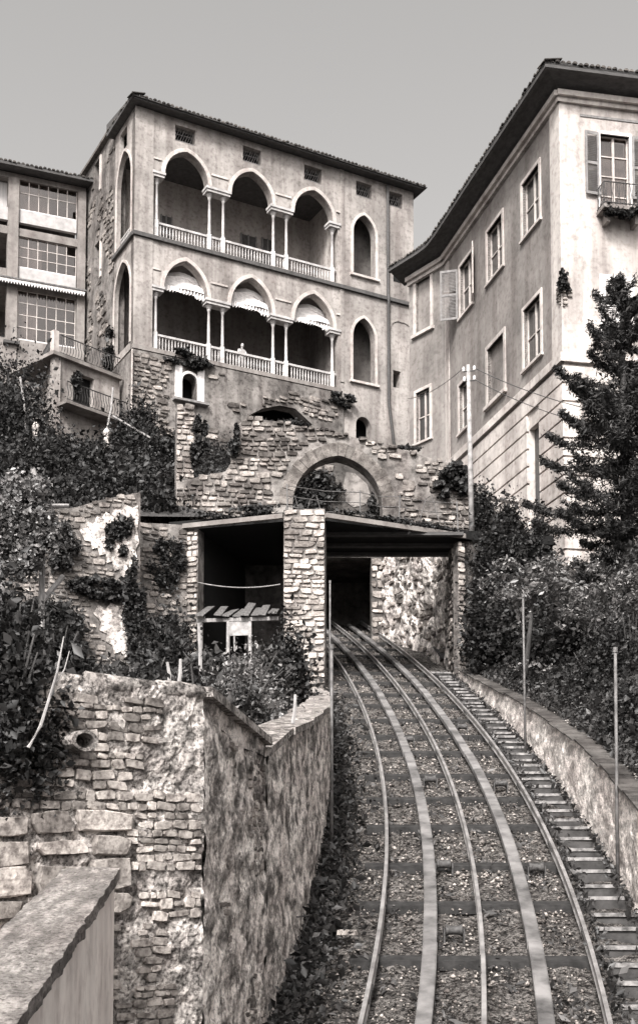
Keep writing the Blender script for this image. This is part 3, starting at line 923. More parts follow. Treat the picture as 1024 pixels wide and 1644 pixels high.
# buttress on the left
q0, q1 = FW_.px(284, 800)[0], FW_.px(311, 800)[0]
FBt = Fr((P(284, 740, 37.5).x, 37.5), (P(312, 740, 37.6).x, 37.6))
tbt = thing('stone_buttress', FBt.pt(.2, Zd), 'narrow stone buttress rising left of the broken arch wall', 'buttress')
zb = FBt.px(297, 652)[1]
FBt.box(MB(), 0, FBt.L, Zd, zb, -.8, -.03).build('core', M['mortar'], tbt)
rubble(tbt, FBt, [(-.02, Zd), (FBt.L + .02, Zd), (FBt.L + .02, zb + .05), (-.02, zb + .05)], M['stone_pale'], .17, (1.2, 2.6), .06, .02, cap=70, seed=33, c=-.02)

# left retaining walls behind the garden
FLw = Fr((P(216, 900, 34.3).x, 34.3), (P(301, 900, 34.9).x, 34.9))
tw = thing('side_wall', FLw.pt(.5, 5), 'ivy grown rubble wall left of the dark bridge bay', 'wall')
zt_ = FLw.px(260, 838)[1]
FLw.slab(MB(), [(0, 4.8), (FLw.L, 4.8), (FLw.L, zt_), (0, zt_ - .1)], [], 0, -.8).build('core', M['mortar'], tw)
rubble(tw, FLw, [(0, 5), (FLw.L, 5), (FLw.L, zt_), (0, zt_ - .1)], M['stone'], .16, (1, 2.4), .06, .03, keep=lambda u, z, r: r.random() < .75, cap=120, seed=34)
FLt = Fr((P(-40, 900, 31.4).x, 31.4), (P(226, 900, 33.0).x, 33.0))
tw = thing('terrace_wall', FLt.pt(2, 5), 'tall terrace wall with a bright flaking plaster patch behind the vines', 'wall')
px = FLt.px
outl = [(0, 4.4), (FLt.L, 4.6), px(226, 790), px(200, 795), px(165, 802), px(120, 815), (0, px(0, 830)[1])]
FLt.slab(MB(), outl, [], 0, -.8).build('core', M['mortar'], tw)
pat = [px(*q) for q in [(128, 852), (137, 848), (141, 838), (150, 842), (156, 830), (163, 833), (170, 822), (178, 828), (184, 818), (196, 820), (201, 811), (213, 816), (221, 812), (223, 830), (220, 850), (223, 872), (217, 884), (221, 900), (212, 912), (214, 930), (206, 938), (203, 924), (196, 930), (192, 914), (184, 917), (180, 902), (172, 904), (170, 890), (160, 892), (157, 880), (148, 882), (146, 870), (136, 868)]]
pat2 = [px(*q) for q in [(150, 985), (158, 972), (170, 978), (178, 968), (190, 974), (204, 970), (210, 985), (206, 1000), (213, 1015), (208, 1035), (212, 1050), (200, 1056), (194, 1046), (184, 1050), (180, 1036), (170, 1030), (172, 1018), (160, 1012), (163, 1000)]]
FLt.slab(MB(), pat, [], .05, -.02).build('plaster_patch', M['patch'], tw)
FLt.slab(MB(), pat2, [], .04, -.02).build('plaster_patch', M['patch'], tw)
rubble(tw, FLt, outl, M['stone'], .14, (1, 2.4), .05, .03, holes=[pat, pat2], keep=lambda u, z, r: r.random() < .8, cap=200, seed=35)

# ================================================================== LOGGIA PALACE
LO = P(215.5, 460, 62)
la = R(28.5)
FL = Fr((LO.x, LO.y), (LO.x + math.cos(la), LO.y + math.sin(la)))
FS = Fr((LO.x, LO.y), (LO.x - math.sin(la), LO.y + math.cos(la)))          # left flank, going back
LEN = 17.05
lp = thing('loggia_palace', FL.pt(8, 19), 'tall palace with two tiers of pointed arch loggias on slender columns', 'building')
ZB, ZS, ZT = 27.5, 33.45, 40.32
cen = [2.85, 6.66, 10.46]
AW = 2.46
def loggia_hole(zf, zs, rise):
    h = [(1.02, zf), (12.02, zf), (12.02, zs)]
    for c in cen[::-1]:
        h += arch(c, AW, zs, rise)[::-1]
    return h + [(1.02, zs)]
def arched(uc, w, z0, zs, rise):
    return [(uc - w / 2, z0), (uc + w / 2, z0)] + arch(uc, w, zs, rise)[::-1]
att = [(2.77, 1.15), (6.66, 1.1), (10.42, 1.1), (13.72, 1.05), (15.8, 1.0)]
hU = [loggia_hole(ZS + .22, 37.1, 1.52), arched(13.72, 1.45, 34.45, 36.95, 1.1)]
hU += [[(u - w / 2, 39.1), (u + w / 2, 39.1), (u + w / 2, 39.98), (u - w / 2, 39.98)] for u, w in att]
hL = [loggia_hole(ZB + .1, 30.95, 1.72), arched(13.68, 1.45, 28.25, 30.85, 1.15)]
sw = FL.px(637, 609)
hL.append([(sw[0] - .26, sw[1] - .5), (sw[0] + .26, sw[1] - .5), (sw[0] + .26, sw[1] + .5), (sw[0] - .26, sw[1] + .5)])
dd = FL.px(583, 690)
hL.append(arched(dd[0], .95, dd[1] - 1.0, dd[1] + .25, .5))
s2 = FL.px(637, 445)
FL.slab(MB(), [(0, ZS), (LEN, ZS), (LEN, ZT), (0, ZT)], hU, 0, -.5).build('upper_wall', M['loggia'], lp)
FL.slab(MB(), [(0, ZB), (12.3, ZB), (12.3, 18.6), (LEN, 18.6), (LEN, ZS), (0, ZS)], hL, 0, -.5).build('lower_wall', M['loggia'], lp)
# corner strip, band courses, archivolts
mb = MB()
FL.box(mb, -.03, 1.0, ZS + .12, ZT, 0, .035)
FL.box(mb, -.03, 1.0, ZB, ZS - .1, 0, .035)
mb.build('corner_strip', M['loggia'], lp)
FL.box(MB(), 12.12, 12.38, ZS + .1, ZT, 0, .05).build('pilaster_strip', M['loggia'], lp)
FL.box(MB(), 12.12, 12.38, 28.0, ZS - .1, 0, .05).build('pilaster_strip', M['loggia'], lp)
FL.box(MB(), -.12, LEN, ZS - .08, ZS + .12, 0, .16).build('string_course', M['dark_leaf_and_shade'], lp)  # dark colour paints the shadow line of the course
FL.box(MB(), -.1, 12.1, ZB - .16, ZB + .06, 0, .16).build('floor_edge', M['concrete'], lp)
for zs, rise, zm in ((37.1, 1.52, 37.75), (30.95, 1.72, 31.8)):
    for c in cen:
        FL.sweep(MB(), arch(c, AW, zs, rise), .2, .08, -.05).build('archivolt', M['trim'], lp)
    segs = [(1.0, cen[0] - 1.42), (cen[0] + 1.42, cen[1] - 1.42), (cen[1] + 1.42, cen[2] - 1.42), (cen[2] + 1.42, 12.12)]
    for a, b in segs:
        FL.box(MB(), a, b, zm, zm + .1, 0, .06).build('moulding', M['trim'], lp)
for uc, z0, zs, rise in ((13.72, 34.45, 36.95, 1.1), (13.68, 28.25, 30.85, 1.15)):
    FL.sweep(MB(), [(uc - .725, z0)] + arch(uc, 1.45, zs, rise) + [(uc + .725, z0)], .16, .05, -.05).build('window_surround', M['trim'], lp)
    FL.box(MB(), uc - .95, uc + .95, z0 - .13, z0, -.1, .16).build('sill', M['trim'], lp)
# columns
def column(u, z0, zc, capw=.2):
    p = FL.pt(u, z0, -.22)
    hgt = zc - z0
    o = MB().lathe(p, [(.085, .98), (.1, 1.0), (.1, 1.05), (.082, 1.09), (.078, hgt * .6), (.068, hgt - .36), (.08, hgt - .35), (.08, hgt - .32)], 12).build('column', M['marble'], lp, True)
    MB().box(p.x - .12, p.x + .12, p.y - .12, p.y + .12, z0, z0 + 1.0).build('pedestal', M['marble'], o)
    MB().lathe((p.x, p.y, zc - .34), [(.08, 0), (.1, .05), (.1, .12), (.15, .22), (.19, .26), (.19, .3)], 10).build('capital', M['marble'], o)
colu = [1.27, 4.26, 5.06, 8.06, 8.86, 11.75]
for zf, zc in ((ZS + .12, 36.85), (ZB + .06, 30.7)):
    for u in colu: column(u, zf, zc)
    for a, b in ((1.0, 1.6), (4.0, 5.36), (7.8, 9.14), (11.45, 12.1)):
        o = FL.box(MB(), a, b, zc - .02, zc + .12, -.5, .06).build('impost', M['marble'], lp)
        FL.box(MB(), a - .05, b + .05, zc + .12, zc + .25, -.5, .12).build('cornice', M['marble'], o)
# balustrades: one shared baluster, turned slats
bal = MB().lathe((0, 0, 0), [(.03, 0), (.036, .06), (.026, .12), (.045, .3), (.03, .52), (.026, .62), (.034, .7)], 6)
bme = bal.build('tmp', M['marble'], None)
bal_me = bme.data
for v in bal_me.vertices: v.co += bme.location
bpy.data.objects.remove(bme)
for zf in (ZS + .12, ZB + .06):
    o = FL.box(MB(), 1.1, 11.95, zf + .82, zf + .93, -.29, -.14).build('handrail', M['marble'], lp)
    FL.box(MB(), 1.1, 11.95, zf + .02, zf + .12, -.29, -.14).build('plinth', M['marble'], lp)
    u = 1.5
    while u < 11.7:
        if min(abs(u - c) for c in colu) > .17:
            inst(bal_me, 'baluster', Matrix.Translation(FL.pt(u, zf + .12, -.215)), lp)
        u += .175
# rooms behind: floors, back walls, ceilings
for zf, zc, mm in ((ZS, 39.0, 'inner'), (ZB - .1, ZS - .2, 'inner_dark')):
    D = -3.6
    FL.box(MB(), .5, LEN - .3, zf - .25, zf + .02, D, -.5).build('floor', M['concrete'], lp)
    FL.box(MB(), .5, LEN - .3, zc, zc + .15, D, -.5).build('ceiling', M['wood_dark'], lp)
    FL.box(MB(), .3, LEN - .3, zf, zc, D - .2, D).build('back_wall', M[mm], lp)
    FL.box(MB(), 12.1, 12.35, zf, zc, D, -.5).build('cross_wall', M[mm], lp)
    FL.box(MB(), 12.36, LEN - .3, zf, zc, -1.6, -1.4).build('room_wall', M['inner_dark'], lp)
FL.box(MB(), 12.4, LEN - .1, 18.7, 27.3, -1.3, -1.1).build('room_wall', M['shade_black'], lp)
FL.box(MB(), .5, LEN - .3, 39.2, 40.6, -1.6, -1.4).build('attic_wall', M['shade_black'], lp)
# doors high on the back wall of the upper loggia
for x0, x1, y0 in ((258, 277, 345), (386, 412, 375), (420, 440, 382)):
    a, b = FL.px(x0, y0, -3.55)[0], FL.px(x1, y0, -3.55)[0]
    zt = FL.px(x0, y0, -3.55)[1]
    o = FL.box(MB(), a, b, ZS + .03, zt, -3.6, -3.54).build('door', M['dark_leaf_and_shade'], lp)
    for s in (a, (a + b) / 2 - .05, b - .08):
        FL.box(MB(), s, s + .08, ZS + .03, zt + .05, -3.6, -3.5).build('door_frame', M['shutter'], o)
# attic windows: bars of broken lattice
for u, w in att:
    o = FL.box(MB(), u - w / 2, u + w / 2, 39.25, 39.31, -.3, -.22).build('attic_grille', M['shutter'], lp)
    mb = MB()
    for k in range(4):
        a = u - w / 2 + w * (k + .2) / 4
        mb.tube([FL.pt(a, 39.28, -.25), FL.pt(min(a + .3, u + w / 2), 40.02, -.25)], .016, 4)
        mb.tube([FL.pt(a + .15, 40.02, -.26), FL.pt(max(a - .15, u - w / 2), 39.28, -.26)], .013, 4)
    mb.tube([FL.pt(u - w / 2, 39.62, -.25), FL.pt(u + w / 2, 39.66, -.25)], .02, 4)
    mb.build('lattice', M['shutter'], o)
# small square vent and blind arch at the right
FL.box(MB(), s2[0] - .25, s2[0] + .25, s2[1] - .3, s2[1] + .3, -.02, .012).build('vent', M['shade_black'], lp)  # near-black sheet painting the shade of an opening
bl = FL.px(640, 520)
FL.sweep(MB(), arch(bl[0] + .15, 1.5, bl[1] - .5, .6), .08, .05, -.02).build('blind_arch', M['loggia'], lp)
# the drainpipe
pts = [FL.pt(15.22, z, .13) for z in (40.2, 36, 33.7)] + [FL.pt(15.22, z, .2) for z in (33.5, 33.2)] + [FL.pt(15.24, z, .13) for z in (33, 30, 27.4)] + [FL.pt(15.5, 25.5, .13), FL.pt(15.75, 23.6, .13)]
MB().tube(pts, .085, 8).build('drainpipe', M['iron'], lp, True)
# flank with two tall arches
def fpx(x, y): return FS.px(x, y)
SL = fpx(184, 400)[0]
a0, a1 = .55, SL - .35
hS = [arched((a0 + a1) / 2, a1 - a0, ZS + .3, 37.0, 1.75), ]
hS2 = [arched((a0 + a1) / 2 + .1, a1 - a0 + .2, ZB + .4, 31.0, 1.7)]
ow = fpx(199, 200)
hS.append([(ow[0] - .55, 38.9), (ow[0] + .55, 38.9), (ow[0] + .55, 40.0), (ow[0] - .55, 40.0)])
FS.slab(MB(), [(.001, ZS), (SL, ZS), (SL, ZT), (.001, ZT)], hS, 0, -.22).build('side_upper_wall', M['loggia'], lp)
FS.slab(MB(), [(.001, ZB), (SL, ZB), (SL, ZS), (.001, ZS)], hS2, 0, -.22).build('side_lower_wall', M['loggia'], lp)
FS.sweep(MB(), [(a0, ZS + .3)] + arch((a0 + a1) / 2, a1 - a0, 37.0, 1.75) + [(a1, ZS + .3)], .14, .05, -.05).build('archivolt', M['trim'], lp)
FS.sweep(MB(), [(a0, ZB + .4)] + arch((a0 + a1) / 2 + .1, a1 - a0 + .2, 31.0, 1.7) + [(a1 + .2, ZB + .4)], .14, .05, -.05).build('archivolt', M['trim'], lp)
FS.box(MB(), 0, SL, ZS - .08, ZS + .12, 0, .16).build('string_course', M['dark_leaf_and_shade'], lp)  # shadow line painted as dark colour, like the front course
FS.box(MB(), .6, SL, ZB, ZT - .5, -.56, -.5001 - .02).build('side_room', M['inner_dark'], lp) if False else None
FS.box(MB(), a0 - .2, a1 + .2, ZS + .95, ZS + 1.03, -.3, -.22).build('handrail', M['marble'], lp)
u = a0
while u < a1:
    inst(bal_me, 'baluster', Matrix.Translation(FS.pt(u, ZS + .25, -.26)), lp)
    u += .2
# roof: tiled slab with deep eaves
def roofing(parent, corners, zt, pitch_dir_pts, m=M['tile']):
    pass
ov = .72
c00 = FL.pt(-.42, ZT + .05, ov); c10 = FL.pt(LEN + .5, ZT + .05, ov)
c11 = FL.pt(LEN + .5, ZT + .05, -SL - .3); c01 = FL.pt(-.42, ZT + .05, -SL - .3)
MB().hexa([c00, c10, c11, c01, c00 + Vector((0, 0, .05)), c10 + Vector((0, 0, .05)), c11 + Vector((0, 0, .7)), c01 + Vector((0, 0, .7))]).build('roof', M['wood_dark'], lp)
FL.box(MB(), 0, LEN, ZT, ZT + .04, -SL, -.01).build('eave_board', M['wood_dark'], lp)
def tile_row(parent, a, b, pitch=.24, length=.7, back=None, rise=.14, seed=0):
    a, b = Vector(a), Vector(b)
    n = int((b - a).length / pitch)
    d = (b - a).normalized()
    back = Vector(back).normalized() * length + Vector((0, 0, rise))
    mb = MB()
    r = random.Random(seed)
    for i in range(n + 1):
        p = a + d * (i * pitch) + Vector((0, 0, r.uniform(-.025, .025))) - back.normalized() * r.uniform(0, .06)
        rr = pitch * .42
        ring = [(math.cos(q) * rr, math.sin(q) * rr * .9) for q in [math.pi * k / 5 for k in range(6)]]
        lo = [p + d * x + Vector((0, 0, z)) for x, z in ring]
        mb.prism(lo, back)
    return mb.build('roof_tiles', M['tile'], parent, fix=False, kind='stuff')
tile_row(lp, c00 + Vector((0, 0, .06)), c10 + Vector((0, 0, .06)), back=-FL.n, seed=1)
tile_row(lp, c00 + Vector((0, 0, .06)), c01 + Vector((0, 0, .25)), back=FL.u, seed=2)
FL.box(MB(), -.3, LEN + .3, ZT - .02, ZT + .04, ov - .25, ov - .1).build('gutter_board', M['wood_dark'], lp)

# base wall below the loggia
bw_ = thing('palace_base_wall', FL.pt(4, 19), 'high rubble and plaster base wall below the lower loggia', 'wall')
ra = [FL.px(*p) for p in [(362, 760), (365, 722), (378, 694), (398, 668), (420, 657), (447, 652), (472, 657), (499, 682), (507, 760)]]
FBs = FL
wn_ = FL.px(303, 622)
win = arched(wn_[0], .85, wn_[1] - .75, wn_[1] + .25, .42)
FL.slab(MB(), [(-.05, 18.5), (12.28, 18.5), (12.28, 26.9), (11.9, ZB - .2), (-.05, ZB - .2)], [ra, win], .12, -.6).build('core', M['base'], bw_)
FS.slab(MB(), [(-.03, 18.5), (SL, 18.5), (SL, ZB - .2), (-.03, ZB - .2)], [], .06, -.5).build('flank', M['base'], bw_)
FL.box(MB(), 3.0, 11.8, 18.5, 27.2, -2.6, -2.4).build('arch_back', M['shade_black'], bw_)
FL.box(MB(), 3.0, 11.8, 26.6, 26.9, -2.4, -.6).build('arch_ceiling', M['shade_black'], bw_)
FL.box(MB(), wn_[0] - .8, wn_[0] + .8, wn_[1] - 1, wn_[1] + 1, -1.2, -1).build('window_back', M['shade_black'], bw_)
mb = MB()
FL.box(mb, wn_[0] - .82, wn_[0] - .43, wn_[1] - .85, wn_[1] + 1.0, .1, .19)
FL.box(mb, wn_[0] + .43, wn_[0] + .82, wn_[1] - .85, wn_[1] + 1.0, .1, .19)
mb.build('window_surround', M['white_paint'], bw_)
FL.sweep(MB(), arch(wn_[0], .85, wn_[1] + .25, .42), .13, .2, 0).build('window_arch', M['white_paint'], bw_)
FL.box(MB(), wn_[0] - .95, wn_[0] + 1.0, wn_[1] - .92, wn_[1] - .8, .05, .45).build('window_sill', M['shutter'], bw_)
def keepL(u, z, r):
    if u < 2.0: return r.random() < .95
    return noise.noise(Vector((u * .55, z * .55, 1))) > .02 and r.random() < .85
ex = [(wn_[0] - .95, wn_[1] - .95), (wn_[0] + .95, wn_[1] - .95), (wn_[0] + .95, wn_[1] + 1.2), (wn_[0] - .95, wn_[1] + 1.2)]
rubble(bw_, FL, [(-.05, 19), (11.9, 19), (11.9, 26.7), (-.05, ZB - .25)], M['stone'], .26, (1, 2.5), .09, .05, holes=[ra, ex], keep=keepL, cap=280, seed=51, c=.13)
MB().tube([FL.pt(-.15, 27.2, .25), FL.pt(-.15, 23.5, .25)], .05, 6).build('drainpipe', M['trim'], bw_)
# awnings rolled up under the lower arches
for i, (c, lb) in enumerate(zip(cen, ['pale canvas awning bunched up in the leftmost lower arch', 'pale canvas awning bunched up in the middle lower arch', 'pale canvas awning bunched up in the right lower arch'])):
    t = thing('awning', FL.pt(c, 31.3, -.5), lb, 'awning', 'awnings of the lower loggia')
    rows = []
    r = random.Random(i)
    for a in range(25):
        f = a / 24 * 2 - 1
        row = []
        for b in range(9):
            g = b / 8
            sag = .2 * math.cos(f * 1.5) + .05 * math.sin(f * 9 + i)
            row.append(FL.pt(c + f * 1.12, 32.25 - .95 * g - .12 * math.sin(g * 9) - (1 - abs(f)) * -.18 * (1 - g) - .25 * f * f * (1 - g), -.75 + .5 * g + .12 * math.sin(g * 7 + f * 2)))
        rows.append(row)
    sheet('cloth', rows, M['canvas'], t, .05, 3, i, FL.n)
    rows = []
    for a in range(41):
        f = a / 40 * 2 - 1
        w = .07 * math.sin(a * 1.9)
        rows.append([FL.pt(c + f * 1.12, 31.3 - .05 * (f * f), -.25 + w), FL.pt(c + f * 1.12, 31.02 - .05 * f * f - .05 * math.sin(a * 2.3 + i) - (.1 if f > .5 else 0), -.22 + w * 1.3)])
    sheet('valance', rows, M['canvas'], t)

# person leaning at the lower balustrade
def person(label, foot, facing):
    me = bpy.data.meshes.new('body')
    f = Vector(facing); f.z = 0; f.normalize()
    s = Vector((-f.y, f.x, 0))
    def q(a, b, z): return tuple(f * a + s * b + Vector((0, 0, z)))
    J = [(0, 0, .95, .15), (.02, 0, 1.12, .135), (.06, 0, 1.32, .155), (.1, 0, 1.45, .1), (.13, 0, 1.52, .052), (.15, 0, 1.6, .085), (.16, 0, 1.7, .095),
         (.08, .18, 1.42, .068), (.18, .24, 1.2, .048), (.36, .16, 1.02, .036), (.44, .1, 1.0, .03), (.08, -.18, 1.42, .068), (.18, -.24, 1.2, .048), (.36, -.16, 1.02, .036), (.44, -.1, 1.0, .03),
         (0, .1, .88, .1), (.02, .1, .5, .068), (-.02, .1, .09, .05), (.13, .11, .04, .04), (0, -.1, .88, .1), (.0, -.1, .5, .068), (-.04, -.1, .09, .05), (.11, -.11, .04, .04)]
    E_ = [(0, 1), (1, 2), (2, 3), (3, 4), (4, 5), (5, 6), (2, 7), (7, 8), (8, 9), (9, 10), (2, 11), (11, 12), (12, 13), (13, 14), (0, 15), (15, 16), (16, 17), (17, 18), (0, 19), (19, 20), (20, 21), (21, 22)]
    me.from_pydata([q(*j[:3]) for j in J], E_, [])
    t = thing('person', foot, label, 'person')
    o = bpy.data.objects.new('body', me)
    col.objects.link(o)
    o.parent = t
    bm = bmesh.new(); bm.from_mesh(me)
    sk = bm.verts.layers.skin.verify()
    for v, j in zip(bm.verts, J): v[sk].radius = (j[3], j[3])
    bm.verts.ensure_lookup_table()
    bm.verts[0][sk].use_root = True
    bm.to_mesh(me); bm.free()
    o.modifiers.new('skin', 'SKIN')
    ss = o.modifiers.new('smooth', 'SUBSURF'); ss.levels = ss.render_levels = 2
    me.materials.append(M['cloth'])
    def ball(name, c, rx, ry, rz, m):
        mb = MB()
        prof = [(math.sin(math.pi * k / 8), -math.cos(math.pi * k / 8)) for k in range(9)]
        n = 12
        mb2 = MB().lathe((0, 0, 0), prof, n)
        cc = Vector(c)
        mb.v = [tuple(Vector(foot) + f * (v[0] * rx) + s * (v[1] * ry) + Vector((0, 0, v[2] * rz)) + cc) for v in mb2.v]
        mb.f = mb2.f
        mb.build(name, m, t, True)
    h = f * .16 + Vector((0, 0, 1.655))
    ball('face', h + f * .012, .1, .078, .118, M['skin'])
    ball('hair', h - f * .022 + Vector((0, 0, .028)), .1, .088, .112, M['hair'])
    ball('nose', h + f * .11 + Vector((0, 0, -.005)), .018, .014, .025, M['skin'])
    for b in (-1, 1):
        ball('eye', h + f * .1 + s * (.034 * b) + Vector((0, 0, .014)), .012, .015, .009, M['hair'])
        ball('ear', h + s * (.082 * b), .022, .01, .032, M['skin'])
        hand = f * .47 + s * (.09 * b) + Vector((0, 0, .995))
        ball('hand', hand, .05, .04, .022, M['skin'])
        mb = MB()
        for k in range(4):
            a = Vector(foot) + hand + f * .035 + s * ((k - 1.5) * .02)
            mb.tube([a, a + f * (.045 + .006 * (k % 3)), a + f * (.06 + .006 * (k % 3)) + Vector((0, 0, -.03))], [.011, .01, .008], 5)
        a = Vector(foot) + hand - s * (.03 * b)
        mb.tube([a, a - s * (.03 * b) + f * .03, a - s * (.035 * b) + f * .055], [.012, .011, .008], 5)
        mb.build('fingers', M['skin'], t, True)
    return t
up_ = FL.px(396, 580)[0]
person('person in pale clothes leaning on the lower loggia balustrade', FL.pt(up_, ZB - .07, -.72), FL.n)

# ================================================================== OLD HOUSE behind the flank
oh = thing('old_house', FS.pt(SL + 4, 22), 'old narrow house with flaking rough walls between palace and glazed building', 'building')
e = [FS.px(187, 196), FS.px(170, 226), FS.px(150, 258), FS.px(128, 292), FS.px(128, 600)]
w1, w2 = FS.px(154, 285), FS.px(154, 420)
hw = [[(w[0] - .5, w[1] - h), (w[0] + .5, w[1] - h), (w[0] + .5, w[1] + h), (w[0] - .5, w[1] + h)] for w, h in ((w1, 1.0), (w2, 1.15))]
FS.slab(MB(), [(SL + .01, 22), (e[4][0], 22)] + [(p[0], p[1]) for p in e[3::-1]] + [(SL + .01, e[0][1])], hw, -.1, -.6).build('wall', M['loggia_old'], oh)
rubble(oh, FS, [(SL + .1, 24), (e[4][0] - .2, 24), (e[3][0] - .2, e[3][1] - .6), (SL + .1, e[0][1] - 1)], M['stone_dark'], .3, (1, 2), .07, .05, holes=hw, keep=lambda u, z, r: noise.noise(Vector((u * .8, z * .4, 9))) > .05 and r.random() < .8, cap=120, seed=61, c=-.1)
for (w, h) in ((w1, 1.0), (w2, 1.15)):
    o = FS.box(MB(), w[0] - .5, w[0] + .5, w[1] - h, w[1] + h, -.5, -.45).build('window', M['glass_dark'], oh)
    FS.box(MB(), w[0] - .04, w[0] + .04, w[1] - h, w[1] + h, -.45, -.4).build('mullion', M['shutter'], o)
    FS.box(MB(), w[0] - .75, w[0] - .5, w[1] - h, w[1] + h, -.1, -.04).build('jamb', M['trim'], o)
MB().prism([FS.pt(p[0], p[1] + .02, .15) for p in e[:4]] + [FS.pt(p[0], p[1] + .18, .15) for p in e[3::-1]], -FS.n * 2.5).build('roof', M['tile'], oh)

# ================================================================== GLAZED BUILDING on the left
GO = P(137, 420, 69)
FG = Fr((GO.x - math.cos(R(22)) * 14, GO.y - math.sin(R(22)) * 14), (GO.x, GO.y))
gb = thing('glazed_building', FG.pt(10, 24), 'concrete framed building with wide glazed bays and white parapet bands', 'building')
g = lambda x, y: FG.px(x, y)
zr = lambda x, y: FG.px(x, y)[1]
uR = 14.0
uP0, uP1 = g(12, 420)[0], g(29, 420)[0]
ztop = zr(80, 290)
zl = [zr(80, 300), zr(80, 345), zr(80, 368), zr(80, 385), zr(80, 437), zr(80, 458), zr(80, 470), zr(80, 552)]
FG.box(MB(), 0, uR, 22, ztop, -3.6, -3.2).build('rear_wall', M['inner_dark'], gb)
FG.box(MB(), 0, uR, ztop - .3, ztop, -3.2, 0).build('top_beam', M['concrete'], gb)
for i, z in enumerate((zl[3], zl[6])):
    FG.box(MB(), 0, uR, z - .1, z + .35, -3.2, .0).build('floor_slab', M['concrete'], gb)
FG.box(MB(), 0, uR, 22, zl[7] - .02, -3.2, -.02).build('basement_wall', M['concrete'], gb)
for a, b in ((uP0, uP1), (uR - .45, uR), (uP0 - 5.5, uP0 - 5.0)):
    FG.box(MB(), a, b, 20, ztop - .3, -.4, .12).build('post', M['concrete'], gb)
def glazed(u0, u1, z0, z1, nx, nz, cur):
    o = FG.box(MB(), u0, u1, z0, z0 + .08, -.2, -.1).build('window', M['white_paint'], gb)
    dx, dz = (u1 - u0) / nx, (z1 - z0 - .08) / nz
    mb = MB()
    for i in range(nx + 1): FG.box(mb, u0 + i * dx - .02, u0 + i * dx + .02, z0 + .08, z1, -.19, -.11)
    for j in range(1, nz + 1): FG.box(mb, u0 + .03, u1 - .03, z0 + .08 + j * dz - .025, z0 + .08 + j * dz + .02, -.178, -.122)
    mb.build('frame', M['trim'], o)
    for i in range(nx):
        for j in range(nz):
            FG.box(MB(), u0 + i * dx + .03, u0 + (i + 1) * dx - .03, z0 + .08 + j * dz + .02, z0 + .08 + (j + 1) * dz - .025, -.155, -.147).build('pane', M['glass'], o)
    if cur > 0:
        FG.box(MB(), u0, u0 + (u1 - u0) * cur, z0, z1, -.5, -.45).build('curtain', M['curtain'], o)
uw0, uw1 = uP1 + .05, uR - .5
glazed(uw0, uw1, zl[1], zl[0] + .35, 6, 2, .55)
FG.box(MB(), uw0, uw1, zl[2] + .1, zl[1], -.3, -.05).build('parapet', M['band_paint'], gb)
glazed(uw0, uw1, zl[4], zl[3] - .1, 6, 3, .42)
FG.box(MB(), uw0, uw1, zl[5], zl[4], -.3, -.05).build('parapet', M['band_paint'], gb)
glazed(uw0, uw1, zl[7], zl[6] - .1, 6, 4, .36)
FG.box(MB(), uP0 - 5, uP0, zl[2] + .1, zl[1], -.3, -.05).build('parapet', M['band_paint'], gb)
FG.box(MB(), uP0 - 5, uP0, zl[5] + .1, zl[4] - .2, -.3, -.05).build('parapet', M['concrete'], gb)
FG.box(MB(), uP0 - 5, uP0, zl[1], zl[0], -.6, -.5).build('blind', M['curtain'], gb)
mb = MB()
u = 0
while u < uR - .1:
    FG.slab(mb, [(u, zl[6] + .05), (u + .075, zl[6] - .12), (u + .15, zl[6] + .05), (u + .15, zl[6] + .18), (u, zl[6] + .18)], [], .55, .5)
    u += .16
mb.build('scalloped_edge', M['white_paint'], gb, kind='stuff')
FG.box(MB(), 0, uR, zl[6] + .18, zl[6] + .26, 0, .6).build('ledge', M['iron_grey'], gb)
MB().hexa([FG.pt(0, ztop, .8), FG.pt(uR + .3, ztop, .8), FG.pt(uR + .3, ztop + .6, -6), FG.pt(0, ztop + .6, -6), FG.pt(0, ztop + .18, .8), FG.pt(uR + .3, ztop + .18, .8), FG.pt(uR + .3, ztop + 1, -6), FG.pt(0, ztop + 1, -6)]).build('roof', M['wood_dark'], gb)
tile_row(gb, FG.pt(0, ztop + .17, .82), FG.pt(uR + .3, ztop + .17, .82), back=-FG.n, seed=3)
o = FG.box(MB(), uP0 - .15, uP1 + .15, zr(20, 552) - .1, zr(20, 552) + .05, -.4, .35).build('post_cap', M['wood_dark'], gb)

# ------------------------------------------------------------------ terrace pavilion with balconies
FTn = Fr((P(88, 600, 60).x, 60), (P(178, 600, 62.6).x, 62.6))
FTs = Fr((P(88, 600, 60).x, 60), (P(88, 600, 60).x - 2.0, 64.5))
tp = thing('terrace_pavilion', FTn.pt(1, 22), 'small pavilion below the glazed building with a railed roof terrace', 'building')
zt1 = FTn.px(88, 572)[1]
zt2 = FTn.px(88, 648)[1]
zb2 = 18.8
d0, d1 = FTn.px(118, 600)[0], FTn.px(152, 600)[0]
FTn.slab(MB(), [(0, zb2), (FTn.L + .6, zb2), (FTn.L + .6, zt1), (0, zt1)], [[(d0, zt2 + .06), (d1, zt2 + .06), (d1, zt1 - .4), (d0, zt1 - .4)]], 0, -.35).build('wall', M['loggia'], tp)
FTs.slab(MB(), [(.002, zb2), (4, zb2), (4, zt1), (.002, zt1)], [], 0, -.3).build('side_wall', M['loggia'], tp)
FTn.box(MB(), d0 - .1, d1 + .1, zt2, zt1, -.5, -.4).build('doorway', M['shade_black'], tp)
FTn.box(MB(), -.25, FTn.L + .6, zt1, zt1 + .18, -3.5, .25).build('terrace_slab', M['concrete'], tp)
FTn.box(MB(), .1, FTn.L + .5, zt2 - .15, zt2, 0, .9).build('balcony_slab', M['concrete'], tp)
